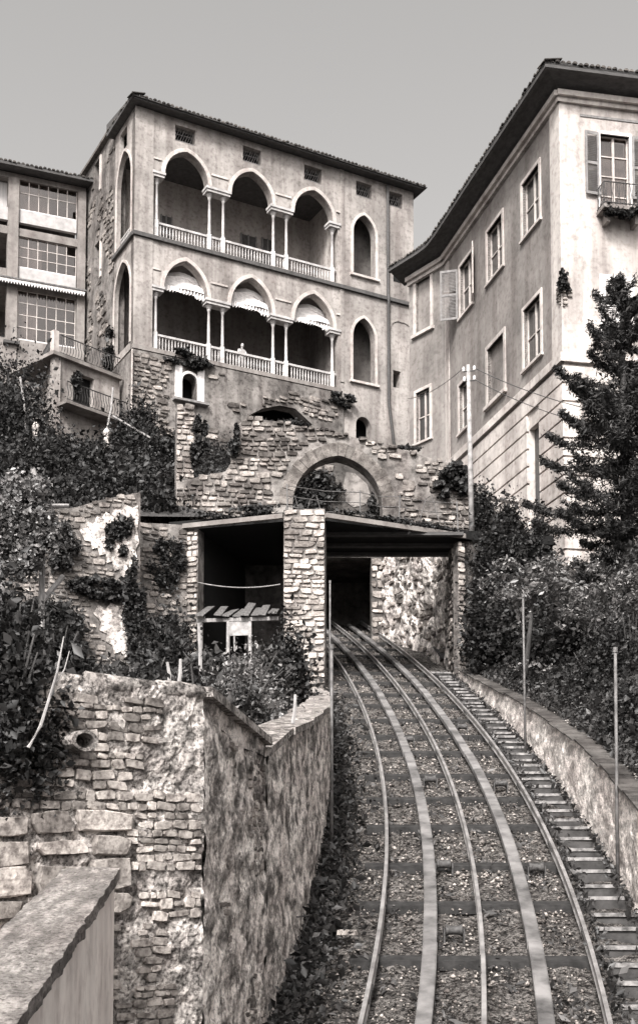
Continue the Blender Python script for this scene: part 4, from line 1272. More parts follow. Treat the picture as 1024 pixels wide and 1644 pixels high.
def bowed_rail(fr, u0, u1, z0, h, c, parent, post=True):
    o = MB().tube([fr.pt(u0, z0 + h, c), fr.pt(u1, z0 + h, c)], .03, 6).tube([fr.pt(u0, z0 + .06, c), fr.pt(u1, z0 + .06, c)], .02, 6).build('railing', M['iron'], parent)
    u = u0
    while u <= u1:
        MB().tube([fr.pt(u, z0 + .06, c), fr.pt(u, z0 + h * .2, c + .1), fr.pt(u, z0 + h * .4, c + .12), fr.pt(u, z0 + h * .7, c + .02), fr.pt(u, z0 + h, c)], .02, 4).build('bar', M['iron'], o)
        u += .17
bowed_rail(FTn, .25, FTn.L + .5, zt1 + .18, .95, .15, tp)
bowed_rail(FTs, .25, 3.6, zt1 + .18, .95, .1, tp)
bowed_rail(FTn, .15, FTn.L + .45, zt2, .95, .85, tp)
FTn.box(MB(), -.2, .1, zt1 + .18, zt1 + 1.25, -.1, .2).build('corner_post', M['trim'], tp)

# ================================================================== VILLA on the right
VC = P(903, 575, 40)
VE = P(715, 600, 51)
V2 = P(657, 600, 52.9)
F1 = Fr((VC.x, VC.y), (VE.x, VE.y))                   # long left side, going back
F2 = Fr((VE.x, VE.y), (V2.x, V2.y))                   # short end
F3 = Fr((VC.x, VC.y), (VC.x + 1, VC.y + .19))         # front, going right
vl = thing('villa', F1.pt(4, 10), 'pale plastered villa with deep dark eaves and a rusticated basement', 'building')
ZC, ZBt = 26.15, 17.3
def rect(u0, u1, z0, z1): return [(u0, z0), (u1, z0), (u1, z1), (u0, z1)]
W1s = [(1.66, 3.12, 22.98, 25.0), (5.0, 6.5, 22.98, 25.0), (8.15, 9.5, 23.0, 25.1), (1.68, 3.12, 18.2, 20.35), (8.6, 9.7, 18.25, 20.2)]
blind1 = (4.97, 6.6, 18.2, 20.4)
base_w = (1.86, 2.9, 12.6, 15.95)
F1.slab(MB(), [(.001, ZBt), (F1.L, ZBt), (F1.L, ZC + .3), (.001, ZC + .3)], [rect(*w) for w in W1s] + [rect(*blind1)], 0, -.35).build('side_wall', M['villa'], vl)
F1.slab(MB(), [(.001, 8), (F1.L, 8), (F1.L, ZBt), (.001, ZBt)], [rect(*base_w)], -.04, -.4).build('side_basement', M['rustic'], vl)
F1.box(MB(), blind1[0] - .1, blind1[1] + .1, blind1[2] - .1, blind1[3] + .1, -.3, -.16).build('blind_panel', M['villa'], vl)
W2 = [(F2.px(668, 640)[0], F2.px(690, 640)[0], F2.px(668, 712)[1], F2.px(668, 632)[1])]
b2 = (F2.px(668, 500)[0], F2.px(691, 500)[0], F2.px(668, 538)[1], F2.px(668, 455)[1])
W2 = [(min(a, b), max(a, b), c, d) for a, b, c, d in W2]
b2 = (min(b2[0], b2[1]), max(b2[0], b2[1]), b2[2], b2[3])
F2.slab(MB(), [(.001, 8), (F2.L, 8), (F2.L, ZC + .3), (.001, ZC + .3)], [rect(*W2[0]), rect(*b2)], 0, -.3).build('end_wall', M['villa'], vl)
F2.box(MB(), b2[0] - .1, b2[1] + .1, b2[2] - .1, b2[3] + .1, -.25, -.12).build('blind_panel', M['villa'], vl)
FWd = (1.42, 2.46, 22.42, 25.19)
LWd = (1.42, 2.46, 18.3, 20.2)
more3 = [(5.2, 6.24, 22.42, 25.19), (5.2, 6.24, 18.3, 20.2)]
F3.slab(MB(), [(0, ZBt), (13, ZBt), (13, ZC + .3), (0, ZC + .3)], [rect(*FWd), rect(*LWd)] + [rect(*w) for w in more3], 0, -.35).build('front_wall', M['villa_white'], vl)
F3.slab(MB(), [(0, 8), (13, 8), (13, ZBt), (0, ZBt)], [], -.04, -.4).build('front_basement', M['rustic'], vl)
# back of the block
bkA, bkB, bkC = V2, Vector((V2.x * 1.2, 63, 0)), F3.pt(13, 0)
mb = MB()
mb.add([(bkA.x, bkA.y, 8), (bkB.x, bkB.y, 8), (bkB.x, bkB.y, ZC), (bkA.x, bkA.y, ZC), (bkC.x, 63, 8), (bkC.x, 63, ZC), (bkC.x, bkC.y, 8), (bkC.x, bkC.y, ZC)], [(0, 1, 2, 3), (1, 4, 5, 2), (4, 6, 7, 5)])
mb.build('rear_wall', M['villa'], vl)
# corner strips and cornice
F1.box(MB(), -.002, .75, ZBt + .2, ZC, 0, .03).build('corner_strip', M['villa_white'], vl)
F3.box(MB(), -.03, .7, ZBt + .2, ZC, 0, .03).build('corner_strip', M['villa_white'], vl)
F1.box(MB(), F1.L - .5, F1.L, ZBt + .2, ZC, 0, .03).build('corner_strip', M['villa_white'], vl)
F3.box(MB(), .72, 13, 25.72, 25.8, 0, .03).build('frieze_line', M['shutter'], vl)
for fr, L in ((F1, F1.L), (F2, F2.L), (F3, 13)):
    o = fr.box(MB(), -.1, L, ZC - .05, ZC + .12, 0, .12).build('cornice', M['villa_white'], vl)
    fr.box(MB(), -.14, L, ZC + .12, ZC + .3, 0, .24).build('cornice_top', M['trim'], o)
    if fr is not F2:
        fr.box(MB(), -.12, L, ZBt - .12, ZBt + .18, 0, .14).build('belt_course', M['rustic'], vl)
# rusticated courses
z = ZBt - .16
i = 0
while z > 9.2:
    h = .62
    za, zb_ = z - h, z - .075
    if zb_ < base_w[2] or za > base_w[3]:
        F1.box(MB(), .0, F1.L, za, zb_, -.04, .055).build('rusticated_course', M['rustic'], vl)
    else:
        F1.box(MB(), .0, base_w[0], za, zb_, -.04, .055).build('rusticated_course', M['rustic'], vl)
        F1.box(MB(), base_w[1], F1.L, za, zb_, -.04, .055).build('rusticated_course', M['rustic'], vl)
    F3.box(MB(), -.055, 13, za, zb_, -.04, .056).build('rusticated_course', M['rustic'], vl)
    z -= h
    i += 1
F1.box(MB(), base_w[0], base_w[1], base_w[2], base_w[3], -.35, -.25).build('basement_door', M['dark_leaf_and_shade'], vl)
# windows with frames and panes
def window(fr, w, frame='trim', nx=2, nz=2, pane='glass_dark', fw=.13, sill=True, inner='trim'):
    u0, u1, z0, z1 = w
    o = MB()
    fr.box(o, u0 - fw, u0, z0 - .02, z1 + fw, -.1, .05); fr.box(o, u1, u1 + fw, z0 - .02, z1 + fw, -.1, .05); fr.box(o, u0, u1, z1, z1 + fw, -.1, .05)
    o = o.build('window', M[frame], vl)
    if sill: fr.box(MB(), u0 - fw - .05, u1 + fw + .05, z0 - .11, z0 - .02, -.1, .1).build('sill', M['trim'], o)
    mb = MB()
    t = .035
    fr.box(mb, u0, u0 + t, z0, z1, -.2, -.12); fr.box(mb, u1 - t, u1, z0, z1, -.2, -.12)
    dx, dz = (u1 - u0) / nx, (z1 - z0) / nz
    for i in range(1, nx): fr.box(mb, u0 + i * dx - .04, u0 + i * dx + .04, z0, z1, -.2, -.115)
    for j in range(nz + 1): fr.box(mb, u0 + t, u1 - t, z0 + j * dz - .02, z0 + j * dz + .02, -.195, -.125)
    mb.build('sash', M[inner], o)
    for i in range(nx):
        for j in range(nz):
            fr.box(MB(), u0 + i * dx + .05, u0 + (i + 1) * dx - .05, z0 + j * dz + .03, z0 + (j + 1) * dz - .03, -.18, -.165).build('pane', M[pane], o)
    return o
for w in W1s: window(F1, w)
window(F2, W2[0])
for fr, w in ((F1, blind1), (F2, b2)):
    mb = MB()
    fr.box(mb, w[0] - .16, w[0], w[2], w[3] + .16, -.1, .05); fr.box(mb, w[1], w[1] + .16, w[2], w[3] + .16, -.1, .05); fr.box(mb, w[0], w[1], w[3], w[3] + .16, -.1, .05)
    o = mb.build('blind_window', M['villa_white'], vl)
    fr.box(MB(), w[0] - .24, w[1] + .24, w[2] - .14, w[2], -.1, .14).build('sill', M['trim'], o)
window(F3, FWd, 'white_paint', 2, 4, 'glass', .1, False)
window(F3, LWd, 'white_paint', 2, 3, 'glass', .1)
for w in more3: window(F3, w, 'white_paint', 2, 4, 'glass', .1)
F3.box(MB(), FWd[0], FWd[1], FWd[2], FWd[3], -.5, -.42).build('curtain', M['curtain'], vl)
F3.box(MB(), LWd[0], LWd[1], LWd[2], LWd[3], -.5, -.42).build('curtain', M['curtain'], vl)
def shutter(fr, u0, w, z0, z1, ang, parent, m='shutter', hinge=1):
    """Louvred leaf hinged at u0, opening outwards by ang from the wall plane."""
    a = R(ang)
    du, dc = math.cos(a) * hinge, math.sin(a)
    def q(s, z, c): return fr.pt(u0 + du * s - dc * c * hinge, z, .06 + dc * s + abs(du) * c)
    def bx(mb, s0, s1, za, zb_, c0=0., c1=.04):
        mb.hexa([q(s0, za, c1), q(s1, za, c1), q(s1, za, c0), q(s0, za, c0), q(s0, zb_, c1), q(s1, zb_, c1), q(s1, zb_, c0), q(s0, zb_, c0)])
    mb = MB()
    t = .07
    bx(mb, 0, t, z0, z1); bx(mb, w - t, w, z0, z1)
    zm = (z0 + z1) / 2
    for za, zb_ in ((z0, z0 + .1), (zm - .05, zm + .05), (z1 - .1, z1)): bx(mb, t, w - t, za, zb_)
    o = mb.build('shutter', M[m], parent)
    mb = MB()
    z = z0 + .14
    while z < z1 - .12:
        if abs(z - zm) > .09:
            mb.hexa([q(t, z, .045), q(w - t, z, .045), q(w - t, z + .03, .0), q(t, z + .03, .0), q(t, z + .015, .045), q(w - t, z + .015, .045), q(w - t, z + .045, 0), q(t, z + .045, 0)])
        z += .062
    mb.build('louvres', M[m], o, kind='stuff')
    return o
shutter(F3, FWd[0] - .08, .5, 23.0, 25.19, 5, vl, hinge=-1)
shutter(F3, FWd[1] + .08, .5, 23.0, 25.19, 5, vl)
shutter(F3, LWd[0] + .01, .5, LWd[2], LWd[3], 2, vl, 'white_paint')
shutter(F3, LWd[1] - .01, .5, LWd[2], LWd[3], 2, vl, 'white_paint', hinge=-1)
shutter(F1, 9.65, .72, 23.0, 25.1, 62, vl, 'shutter', 1)
shutter(F1, 8.0, .7, 23.0, 25.1, 18, vl, 'trim', -1)
# balcony of the front window
o = F3.box(MB(), 1.25, 2.68, 22.3, 22.42, 0, .62).build('balcony', M['concrete'], vl)
for u in (1.45, 2.45): F3.slab(MB(), [(u, 22.3), (u + .12, 22.3), (u + .12, 21.95), (u, 21.95)], [], .4, 0).build('console', M['concrete'], o)
mb = MB()
rail_loop = [(1.28, .02), (1.28, .58), (2.65, .58), (2.65, .02)]
for zz in (22.5, 23.2):
    mb.tube([F3.pt(u, zz, c) for u, c in rail_loop], .022, 5)
for (a, b) in zip(rail_loop[:-1], rail_loop[1:]):
    n = max(3, int(math.hypot(b[0] - a[0], b[1] - a[1]) / .11))
    for k in range(n + 1):
        f = k / n
        u, c = a[0] + (b[0] - a[0]) * f, a[1] + (b[1] - a[1]) * f
        mb.tube([F3.pt(u, 22.42, c), F3.pt(u + .04 * (-1) ** k, 22.8, c + .03), F3.pt(u, 23.2, c)], .013, 4)
mb.build('railing', M['iron'], o)
# roof with deep eaves
ov = .86
def off_corner(fa, fb, p, o):                         # point at distance o outside both planes
    A = np.array([[fa.n.x, fa.n.y], [fb.n.x, fb.n.y]])
    s_ = np.linalg.solve(A, [o, o])
    return Vector((p.x + s_[0], p.y + s_[1], 0))
e0 = F3.pt(13.8, 0, ov)
e1 = off_corner(F1, F3, F1.O, ov)
ea = F1.pt(F1.L - 1.1, 0, ov)
eb = off_corner(F1, F2, F2.O, ov)
ec = F2.pt(.8, 0, ov)
e2 = [ea, ea.lerp(eb, .5) * .5 + (ea.lerp(eb, .5).lerp(eb.lerp(ec, .5), .5)) * .5, eb.lerp((ea + ec) / 2, .45), eb.lerp(ec, .5) * .5 + (ea.lerp(eb, .5).lerp(eb.lerp(ec, .5), .5)) * .5, ec]
e3 = F2.pt(F2.L + .4, 0, ov)
ZE = 26.8
edge = [e0, e1] + e2 + [e3]
inner_ = [F3.pt(13.8, 0, -5), F1.pt(5, 0, -5)] + [F1.pt(F1.L + 1 + .5 * k, 0, -4) for k in range(5)] + [F2.pt(F2.L + 1, 0, -5)]
z3 = lambda p, z: Vector((p.x, p.y, z))
wallp = [F3.pt(13.8, 0, -.2), off_corner(F1, F3, F1.O, -.2), F1.pt(F1.L - 1.1, 0, -.2), F1.pt(F1.L - .7, 0, -.2), F1.pt(F1.L - .3, 0, -.2), F2.pt(.2, 0, -.2), F2.pt(.8, 0, -.2), F2.pt(F2.L + .55, 0, -.2)]
mb = MB()
n = len(edge)
mb.v = [tuple(z3(p, ZE)) for p in edge] + [tuple(z3(p, ZC + .28)) for p in wallp] + [tuple(z3(p, ZE + .1)) for p in edge] + [tuple(z3(p, ZE + 2.2)) for p in inner_]
for k in range(n - 1):
    mb.f += [(k, k + 1, n + k + 1, n + k), (2 * n + k, 2 * n + k + 1, 3 * n + k + 1, 3 * n + k), (k, k + 1, 2 * n + k + 1, 2 * n + k)]
mb.build('roof', M['wood_dark'], vl)
for k in range(n - 1):
    a, b = z3(edge[k], ZE + .1), z3(edge[k + 1], ZE + .1)
    bk = (inner_[k] - edge[k]) if k else -F3.n
    d = (b - a).normalized()
    bk = Vector((-d.y, d.x, 0))
    if bk.dot(wallp[k] - edge[k]) < 0: bk = -bk
    tile_row(vl, a, b, .2, .6, bk, .12, 10 + k)
mb = MB()
for k in range(n - 1):                                # moulded fascia below the tiles
    a, b = edge[k], edge[k + 1]
    ai, bi = a.lerp(wallp[k], .12), b.lerp(wallp[k + 1], .12)
    mb.hexa([z3(a, ZE - .1), z3(b, ZE - .1), z3(bi, ZE - .12), z3(ai, ZE - .12), z3(a, ZE + .08), z3(b, ZE + .08), z3(bi, ZE + .03), z3(ai, ZE + .03)])
mb.build('fascia', M['wood_dark'], vl)
# bare bricks where the corner plaster has fallen
qz = F1.px(897, 470)[1]
rubble(vl, F3, [(-.02, qz - .7), (.28, qz - .5), (.34, qz), (.16, qz + .5), (-.02, qz + .6)], M['stone_dark'], .1, (1.4, 2.6), .07, .02, cap=30, seed=81, name='bare_brick', c=.03)
rubble(vl, F1, [(0, qz - .6), (.32, qz - .3), (.3, qz + .2), (0, qz + .6)], M['stone_dark'], .1, (1.4, 2.6), .07, .02, cap=30, seed=82, name='bare_brick', c=.03)

# ================================================================== POSTS, POLES, SHED, SMALL THINGS
for x, yb, yt, lb in ((521, 1352, 1040, 'slim iron post standing against the streaked track wall'), (535, 1112, 935, 'slim iron post in front of the dark bridge opening'),
                      (843, 1208, 958, 'slim iron post on the right wall beneath the pale leaved tree'), (991, 1420, 1045, 'slim iron post at the right edge beside the wall')):
    p = G(x, yb)
    d = ray(x, yt)
    if x < 600: p.x = wallC(p.y) + (.14 if x < 530 else .35)
    top = P(x - (4 if x > 800 else 0), yt, p.y)
    if x < 600: top.x = p.x
    p.z = track_z(p.y) - .1
    t = thing('iron_post', p, lb, 'post', 'iron posts along the track')
    MB().tube([p, p.lerp(top, .5), top], [.028, .025, .022], 8).build('shaft', M['iron_grey'], t, True)
    MB().tube([top - Vector((.0, 0, .02)), top + Vector((0, 0, .05))], .034, 8).build('finial', M['iron_grey'], t)
# telegraph pole by the bridge
pb, pt_ = P(757, 850, 36.2), P(751, 586, 36.2)
pb.z -= .3
t = thing('telegraph_pole', pb, 'whitened telegraph pole with insulators at the right end of the bridge', 'pole')
MB().tube([pb, pb.lerp(pt_, .5), pt_], [.09, .075, .055], 10).build('shaft', M['wood_pale'], t, True)
MB().tube([pt_ + Vector((-.16, -.02, -.22)), pt_ + Vector((.2, -.02, -.18))], .02, 5).tube([pt_ + Vector((-.14, -.02, -.52)), pt_ + Vector((.2, -.02, -.48))], .02, 5).build('cross_arm', M['iron'], t)
for dx, dz in ((-.14, -.22), (.18, -.18), (-.12, -.52), (.18, -.48)):
    c = pt_ + Vector((dx, -.02, dz))
    MB().lathe(c, [(.02, 0), (.05, .03), (.035, .07), (.045, .1), (.02, .15)], 8).build('insulator', M['white_paint'], t, True)
def wire(name, a, b, sag, rad, label, m='iron'):
    a, b = Vector(a), Vector(b)
    pts = [a.lerp(b, i / 14) - Vector((0, 0, sag * 4 * (i / 14) * (1 - i / 14))) for i in range(15)]
    MB().tube(pts, rad, 4).build(name, M[m], label=label, cat='wire')
wire('wire', pt_ + Vector((.2, 0, -.1)), P(1040, 672, 33), .25, .012, 'upper slack wire running from the telegraph pole to the conifer')
wire('wire', pt_ + Vector((.2, 0, -.45)), P(1040, 695, 33), .3, .012, 'lower slack wire running from the telegraph pole to the conifer')
wire('wire', pt_ + Vector((-.14, 0, -.1)), P(655, 640, 52), .2, .012, 'thin wire from the telegraph pole to the villa end wall')
# deck railing
dr = thing('deck_railing', P(580, 815, 36), 'thin iron railing with slack wires along the bridge deck', 'railing')
posts = [P(462, 822, 34.6), P(578, 832, 35.2), P(640, 842, 35.6), P(735, 855, 36.2)]
for p in posts:
    MB().tube([Vector((p.x, p.y, Zd + .2)), Vector((p.x + random.uniform(-.04, .04), p.y, Zd + 1.2))], .022, 6).build('upright', M['iron_grey'], dr)
for h in (.55, .85, 1.15):
    mb = MB()
    for a, b in zip(posts[:-1], posts[1:]):
        mb.tube([Vector((a.x, a.y, Zd + h)), Vector(((a.x + b.x) / 2, (a.y + b.y) / 2, Zd + h - .06)), Vector((b.x, b.y, Zd + h))], .011, 4)
    mb.build('strand', M['iron_grey'], dr)
for x in (470, 505, 690):
    mb = MB()
    a = P(x, 820, 35)
    mb.tube([Vector((a.x - .3, a.y, Zd + .25)), Vector((a.x - .12, a.y, Zd + .9)), Vector((a.x + .05, a.y, Zd + 1.0)), Vector((a.x + .25, a.y, Zd + .25))], .011, 4)
    mb.build('hoop', M['iron_grey'], dr)
# shed in the left bay
FSh = Fr((P(316, 1000, 34.2).x, 34.2), (P(447, 1000, 33.9).x, 33.9))
sh = thing('lean_to_shed', FSh.pt(1, 5.6), 'ramshackle wooden lean to with a plank roof in the dark bay', 'shed')
s = lambda x, y: FSh.px(x, y)
zr_ = s(380, 992)[1]
FSh.box(MB(), 0, FSh.L, zr_ - .1, zr_, -.06, .04).build('front_beam', M['wood'], sh)
n = 9
w = FSh.L / n
r = random.Random(5)
for i in range(n):
    if i == 1: continue
    a = i * w + r.uniform(-.04, .04)
    zb_ = zr_ + .62 + r.uniform(-.12, .08)
    l0 = .1 + r.uniform(0, .22)
    sk = r.uniform(-.12, .05)
    q = [FSh.pt(a, zr_ + .01 + r.uniform(0, .03), l0), FSh.pt(a + w * r.uniform(.8, .98), zr_ + .01, l0 - r.uniform(-.03, .06)), FSh.pt(a + w - .1 + sk, zb_, -1.4), FSh.pt(a - .06 + sk, zb_ + r.uniform(-.03, .03), -1.4)]
    MB().hexa(q + [p + Vector((0, 0, .028)) for p in q]).build('roof_plank', M['wood_grey'], sh)
for x in (323, 366, 403, 378):
    u = s(x, 1040)[0]
    MB().tube([FSh.pt(u, 5.1, 0), FSh.pt(u + r.uniform(-.04, .04), zr_ - .1, 0)], .05 if x != 378 else .025, 7).build('post', M['wood_pale' if x != 378 else 'wood'], sh)
FSh.box(MB(), s(365, 1000)[0], s(404, 1000)[0], zr_ - .5, zr_ - .11, -.03, .03).build('panel', M['wood_pale'], sh)
wire('rope', P(318, 935, 34.4), P(450, 938, 34.0), .12, .014, 'pale slack rope strung across the dark left bay', 'wood_pale')
# garden stakes
for i, (x, yb, yt, Y, lb) in enumerate([(272, 1092, 1063, 10.4, 'short bare stake behind the coping, left one of a close pair'), (286, 1093, 1058, 10.4, 'short bare stake behind the coping, right one of a close pair'), (322, 1082, 1000, 16, 'thin stake in the garden in front of the shed left post'), (470, 1150, 1115, 14, 'short stake near the corner of the garden wall')]):
    a, b = P(x, yb + 12, Y), P(x + (4 if i % 2 else -3), yt, Y)
    MB().tube([a, a.lerp(b, .5) + Vector((.01, 0, 0)), b], [.018 * Y / 10, .016 * Y / 10, .012 * Y / 10], 6).build('garden_stake', M['wood_pale'], label=lb, cat='stake', group='garden stakes')
# vine pergola posts
pg = thing('vine_pergola', P(68, 1000, 22), 'rough pole pergola carrying the ivy at the left edge', 'pergola')
MB().tube([P(67, 1010, 22), P(69, 860, 22), P(60, 770, 22), P(53, 752, 22)], [.06, .055, .05, .045], 7).build('post', M['wood'], pg)
MB().tube([P(62, 812, 22), P(110, 812, 22.4)], .04, 6).build('cross_pole', M['wood_pale'], pg)
MB().tube([P(68, 965, 22), P(102, 925, 22.3)], .05, 6).build('brace', M['wood_pale'], pg)
MB().tube([P(5, 1010, 22.5), P(2, 800, 22.5)], .06, 6).build('post', M['wood'], pg)
# dead branch
MB().tube([P(46, 1200, 8.35), P(66, 1165, 8.35), P(80, 1120, 8.4), P(92, 1080, 8.35), P(103, 1022, 8.4)], [.013, .012, .010, .008, .004], 6).tube([P(84, 1105, 8.38), P(104, 1075, 8.4), P(112, 1045, 8.4)], [.007, .006, .003], 5).build('dead_branch', M['bark_pale'], label='bare pale branch leaning across the dark bush at left', cat='branch')
# white garden posts, poles on the slope
for x, y0, y1, lb in ((57, 712, 678, 'short white square garden post high on the left slope'), (171, 716, 688, 'short white turned garden post below the balcony')):
    Y = 53
    a, b = P(x, y0 + 26, Y), P(x, y1, Y)
    t = thing('garden_post', a, lb, 'post', 'white posts on the slope')
    h = b.z - a.z
    MB().lathe(a, [(.14, 0), (.14, h * .55), (.11, h * .6), (.13, h * .8)], 8).build('shaft', M['trim'], t)
    MB().lathe((a.x, a.y, a.z + h * .8), [(.13, 0), (.17, h * .05), (.15, h * .12), (.06, h * .2)], 8).build('cap', M['trim'], t)
for x0, y0, x1, y1, lb in ((42, 690, 33, 605, 'thin pale pole sticking out of the bushes at far left'), (172, 690, 182, 622, 'thin pale pole leaning beside the pavilion balcony')):
    MB().tube([P(x0, y0, 54), P((x0 + x1) / 2 + 2, (y0 + y1) / 2, 54), P(x1, y1, 54)], .045, 6).build('garden_pole', M['wood_pale'], label=lb, cat='pole', group='poles on the slope')
MB().tube([P(182, 668, 55), P(245, 705, 52)], .05, 6).build('slope_handrail', M['wood'], label='slanting wooden handrail going down the slope below the pavilion', cat='handrail')
# flat pale stone on the bed
p = G(557, 1497)
MB().hexa([p + Vector(v) for v in ((-.13, -.06, -.03), (.1, -.08, -.03), (.14, .05, -.03), (-.09, .08, -.03), (-.12, -.05, .03), (.09, -.07, .02), (.12, .04, .03), (-.08, .07, .035))]).build('flat_stone', M['stone_pale'], label='flat pale stone lying left of the left rail', cat='stone')
# strip of pale blossom among the bank bushes
r = np.random.default_rng(41)
bx_ = np.array([tuple(P(816 + 70 * f, 1068 + 5 * math.sin(f * 9), 26.6)) for f in r.random(130)]) + r.normal(size=(130, 3)) * .05
leaves('blossom', bx_, .045, M['leaf_pale'], None, .4, 1.2, 4, kind='stuff', label='narrow row of pale blossom before the right hand bushes', cat='flowers')
MB().tube([P(768, 797, 44), P(836, 806, 41.5)], .12, 6).build('wall_coping', M['coping'], label='thin stone coping at the foot of the villa side wall', cat='coping')

# ================================================================== VEGETATION
# left slope: dense bushes
r = random.Random(77)
adj = ['broad dark', 'tall dark', 'low spreading', 'ragged', 'round topped', 'straggling', 'thick', 'small dense', 'wide drooping', 'deep shaded', 'leafy', 'loose']
spots = [(15, 620, 54, 1.7), (55, 690, 50, 1.5), (30, 740, 43, 1.6), (110, 705, 52, 1.6), (150, 715, 50, 1.6), (210, 690, 54, 1.6), (262, 700, 52, 1.4), (120, 775, 40, 1.4), (185, 770, 41, 1.5), (250, 760, 42, 1.5), (45, 590, 58, 1.5), (225, 655, 58, 1.1), (275, 770, 41, .9), (75, 740, 43, 1.5), (0, 570, 60, 1.6), (250, 797, 36.3, .7), (222, 790, 37, .7)]
where = ['at the far left below the concrete post', 'under the white square garden post', 'above the ivy pergola', 'beneath the pavilion wall', 'in the middle of the left slope', 'below the slanting handrail', 'beside the stone buttress', 'over the terrace wall left part', 'over the bright plaster patch', 'above the ivy grown side wall', 'just below the glazed building', 'at the foot of the palace corner', 'touching the buttress foot', 'between pergola top and terrace wall', 'at the left picture edge under the glazing', 'on the ledge above the side wall', 'on the ledge at the terrace wall end']
for i, ((x, y, Y, s_), wh) in enumerate(zip(spots, where)):
    p = P(x, y, Y)
    p.z = hillz(p.x, Y) - .3
    hgt = max((P(x, y, Y).z - p.z) / 1.35, .6)
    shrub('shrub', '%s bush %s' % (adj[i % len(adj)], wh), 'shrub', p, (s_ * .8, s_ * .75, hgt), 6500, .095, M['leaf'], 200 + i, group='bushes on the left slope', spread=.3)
def cover(name, label, xs, ys, zf, n, leaf, m, seed, hgt=.3, cat='ground cover'):
    r = np.random.default_rng(seed)
    X, Y = r.uniform(*xs, n), r.uniform(*ys, n)
    if xs[0] > 0:
        ok = X > np.array([mid(b) + 2.5 for b in Y])
        X, Y = X[ok], Y[ok]
        n = len(X)
    Z = np.array([zf(a, b) for a, b in zip(X, Y)]) + np.abs(r.normal(size=n)) * hgt
    return leaves(name, np.stack([X, Y, Z], 1), leaf, M[m], None, .5, 1.5, seed, label=label, cat=cat, kind='stuff')
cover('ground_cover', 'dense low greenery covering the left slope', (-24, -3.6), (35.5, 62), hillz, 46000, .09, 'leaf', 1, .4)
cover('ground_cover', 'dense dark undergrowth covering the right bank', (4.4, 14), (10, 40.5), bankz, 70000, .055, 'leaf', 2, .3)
r = np.random.default_rng(51)
n = 12000
Yq = 11 + 25 * r.random(n) ** 1.2
Xq = np.array([mid(a) for a in Yq]) + 2.3 + np.abs(r.normal(size=n)) * .5
Zq = np.array([bankz(a, b) for a, b in zip(Xq, Yq)]) + np.abs(r.normal(size=n)) * .12 + .05
leaves('ground_cover', np.stack([Xq, Yq, Zq], 1), .05, M['leaf_mid'], None, .5, 1.8, 52, label='low weeds growing along the top of the right wall', cat='ground cover', kind='stuff')
# garden terrace plants
gs = [(258, 1078, 24, .55, 1010, 'leaf', 'dark bush left of the shed in the garden'), (285, 1060, 30, .6, 985, 'leaf', 'taller dark bush against the ivy grown side wall'), (345, 1085, 20, .5, 1050, 'leaf_mid', 'low leafy bush before the shed'),
      (400, 1095, 18, .45, 1040, 'leaf_pale', 'pale leaved bush right of the shed door'), (432, 1085, 22, .4, 1050, 'leaf_mid', 'upright bush at the foot of the middle pier'), (487, 1085, 26, .42, 1010, 'leaf', 'tall dark bush hiding the base of the middle pier'),
      (508, 1100, 27, .3, 1035, 'leaf', 'dark bush by the iron post at the pier'), (385, 1135, 13.5, .3, 1095, 'leaf_pale', 'small pale plant behind the sloping coping'), (430, 1150, 13.8, .25, 1110, 'leaf_mid', 'leafy plant near the corner of the garden wall'),
      (475, 1130, 16, .3, 1085, 'leaf_mid', 'shrubby plant beside the pale coping slab'), (320, 1100, 11.5, .2, 1075, 'leaf_mid', 'low plant just behind the log like coping'), (225, 1090, 12, .3, 1060, 'leaf', 'low dark plant behind the left coping')]
for i, (x, y, Y, s_, yt, m, lb) in enumerate(gs):
    p = P(x, y, Y)
    if Y > 12.8: p.x = min(p.x, wallC(Y) - .8)
    p.z = tz(p.x, Y)
    h = max((P(x, yt, Y).z - p.z) / 1.35, .15)
    shrub('garden_shrub', lb, 'shrub', p, (s_, s_, h), 2600 if Y > 15 else 1300, .06 if Y > 18 else .035, M[m], 300 + i, group='plants of the left garden', spread=.3)
r = np.random.default_rng(8)
n = 14000
Y = 9.8 + 23 * r.random(n) ** 1.2
xr = np.array([wallC(a) - .75 if a > 12.9 else -1.2 + (a - 9.6) * .14 for a in Y])
X = xr - r.random(n) ** 1.3 * 7
pos = np.stack([X, Y, np.array([tz(a, b) for a, b in zip(X, Y)]) + np.abs(r.normal(size=n)) * .13], 1)
leaves('weeds', pos, .045, M['leaf_mid'], None, .4, 2.4, 9, label='tangled weeds and grass covering the left garden', cat='weeds', kind='stuff')
# weeds at the foot of the track wall and on the bed
n = 9000
Y = 10.5 + 22 * r.random(n) ** 1.3
off = -2.25 + np.abs(r.normal(size=n)) * .3
pos = np.array([tuple(on_track(a, min(b, -1.35), -.1)) for a, b in zip(Y, off)])
pos[:, 2] += np.abs(r.normal(size=n)) * .14
leaves('weeds', pos, .055, M['leaf_mid'], None, .5, 1.8, 10, label='leafy weeds growing between wall and left rail', cat='weeds', kind='stuff')
n = 11000
Y = 10.5 + 26 * r.random(n) ** 1.3
off = r.uniform(-1.3, 1.4, n)
cl = np.sin(Y * 3.1 + off * 4) + np.sin(off * 9) * .7 > .55
pos = np.array([tuple(on_track(a, b, -.1)) for a, b in zip(Y[cl], off[cl])])
pos[:, 2] += np.abs(r.normal(size=len(pos))) * .035
leaves('grass_tufts', pos, .035, M['grass'], None, .2, 2.6, 12, label='short tufts of grass between the rails', cat='grass', kind='stuff')
n = 2600
Y = 11 + 25 * r.random(n) ** 1.2
pos = np.array([tuple(on_track(a, b, -.02)) for a, b in zip(Y, np.where(r.random(n) < .5, 1.98 - np.abs(r.normal(size=n)) * .06, 1.38 + r.normal(size=n) * .06))])
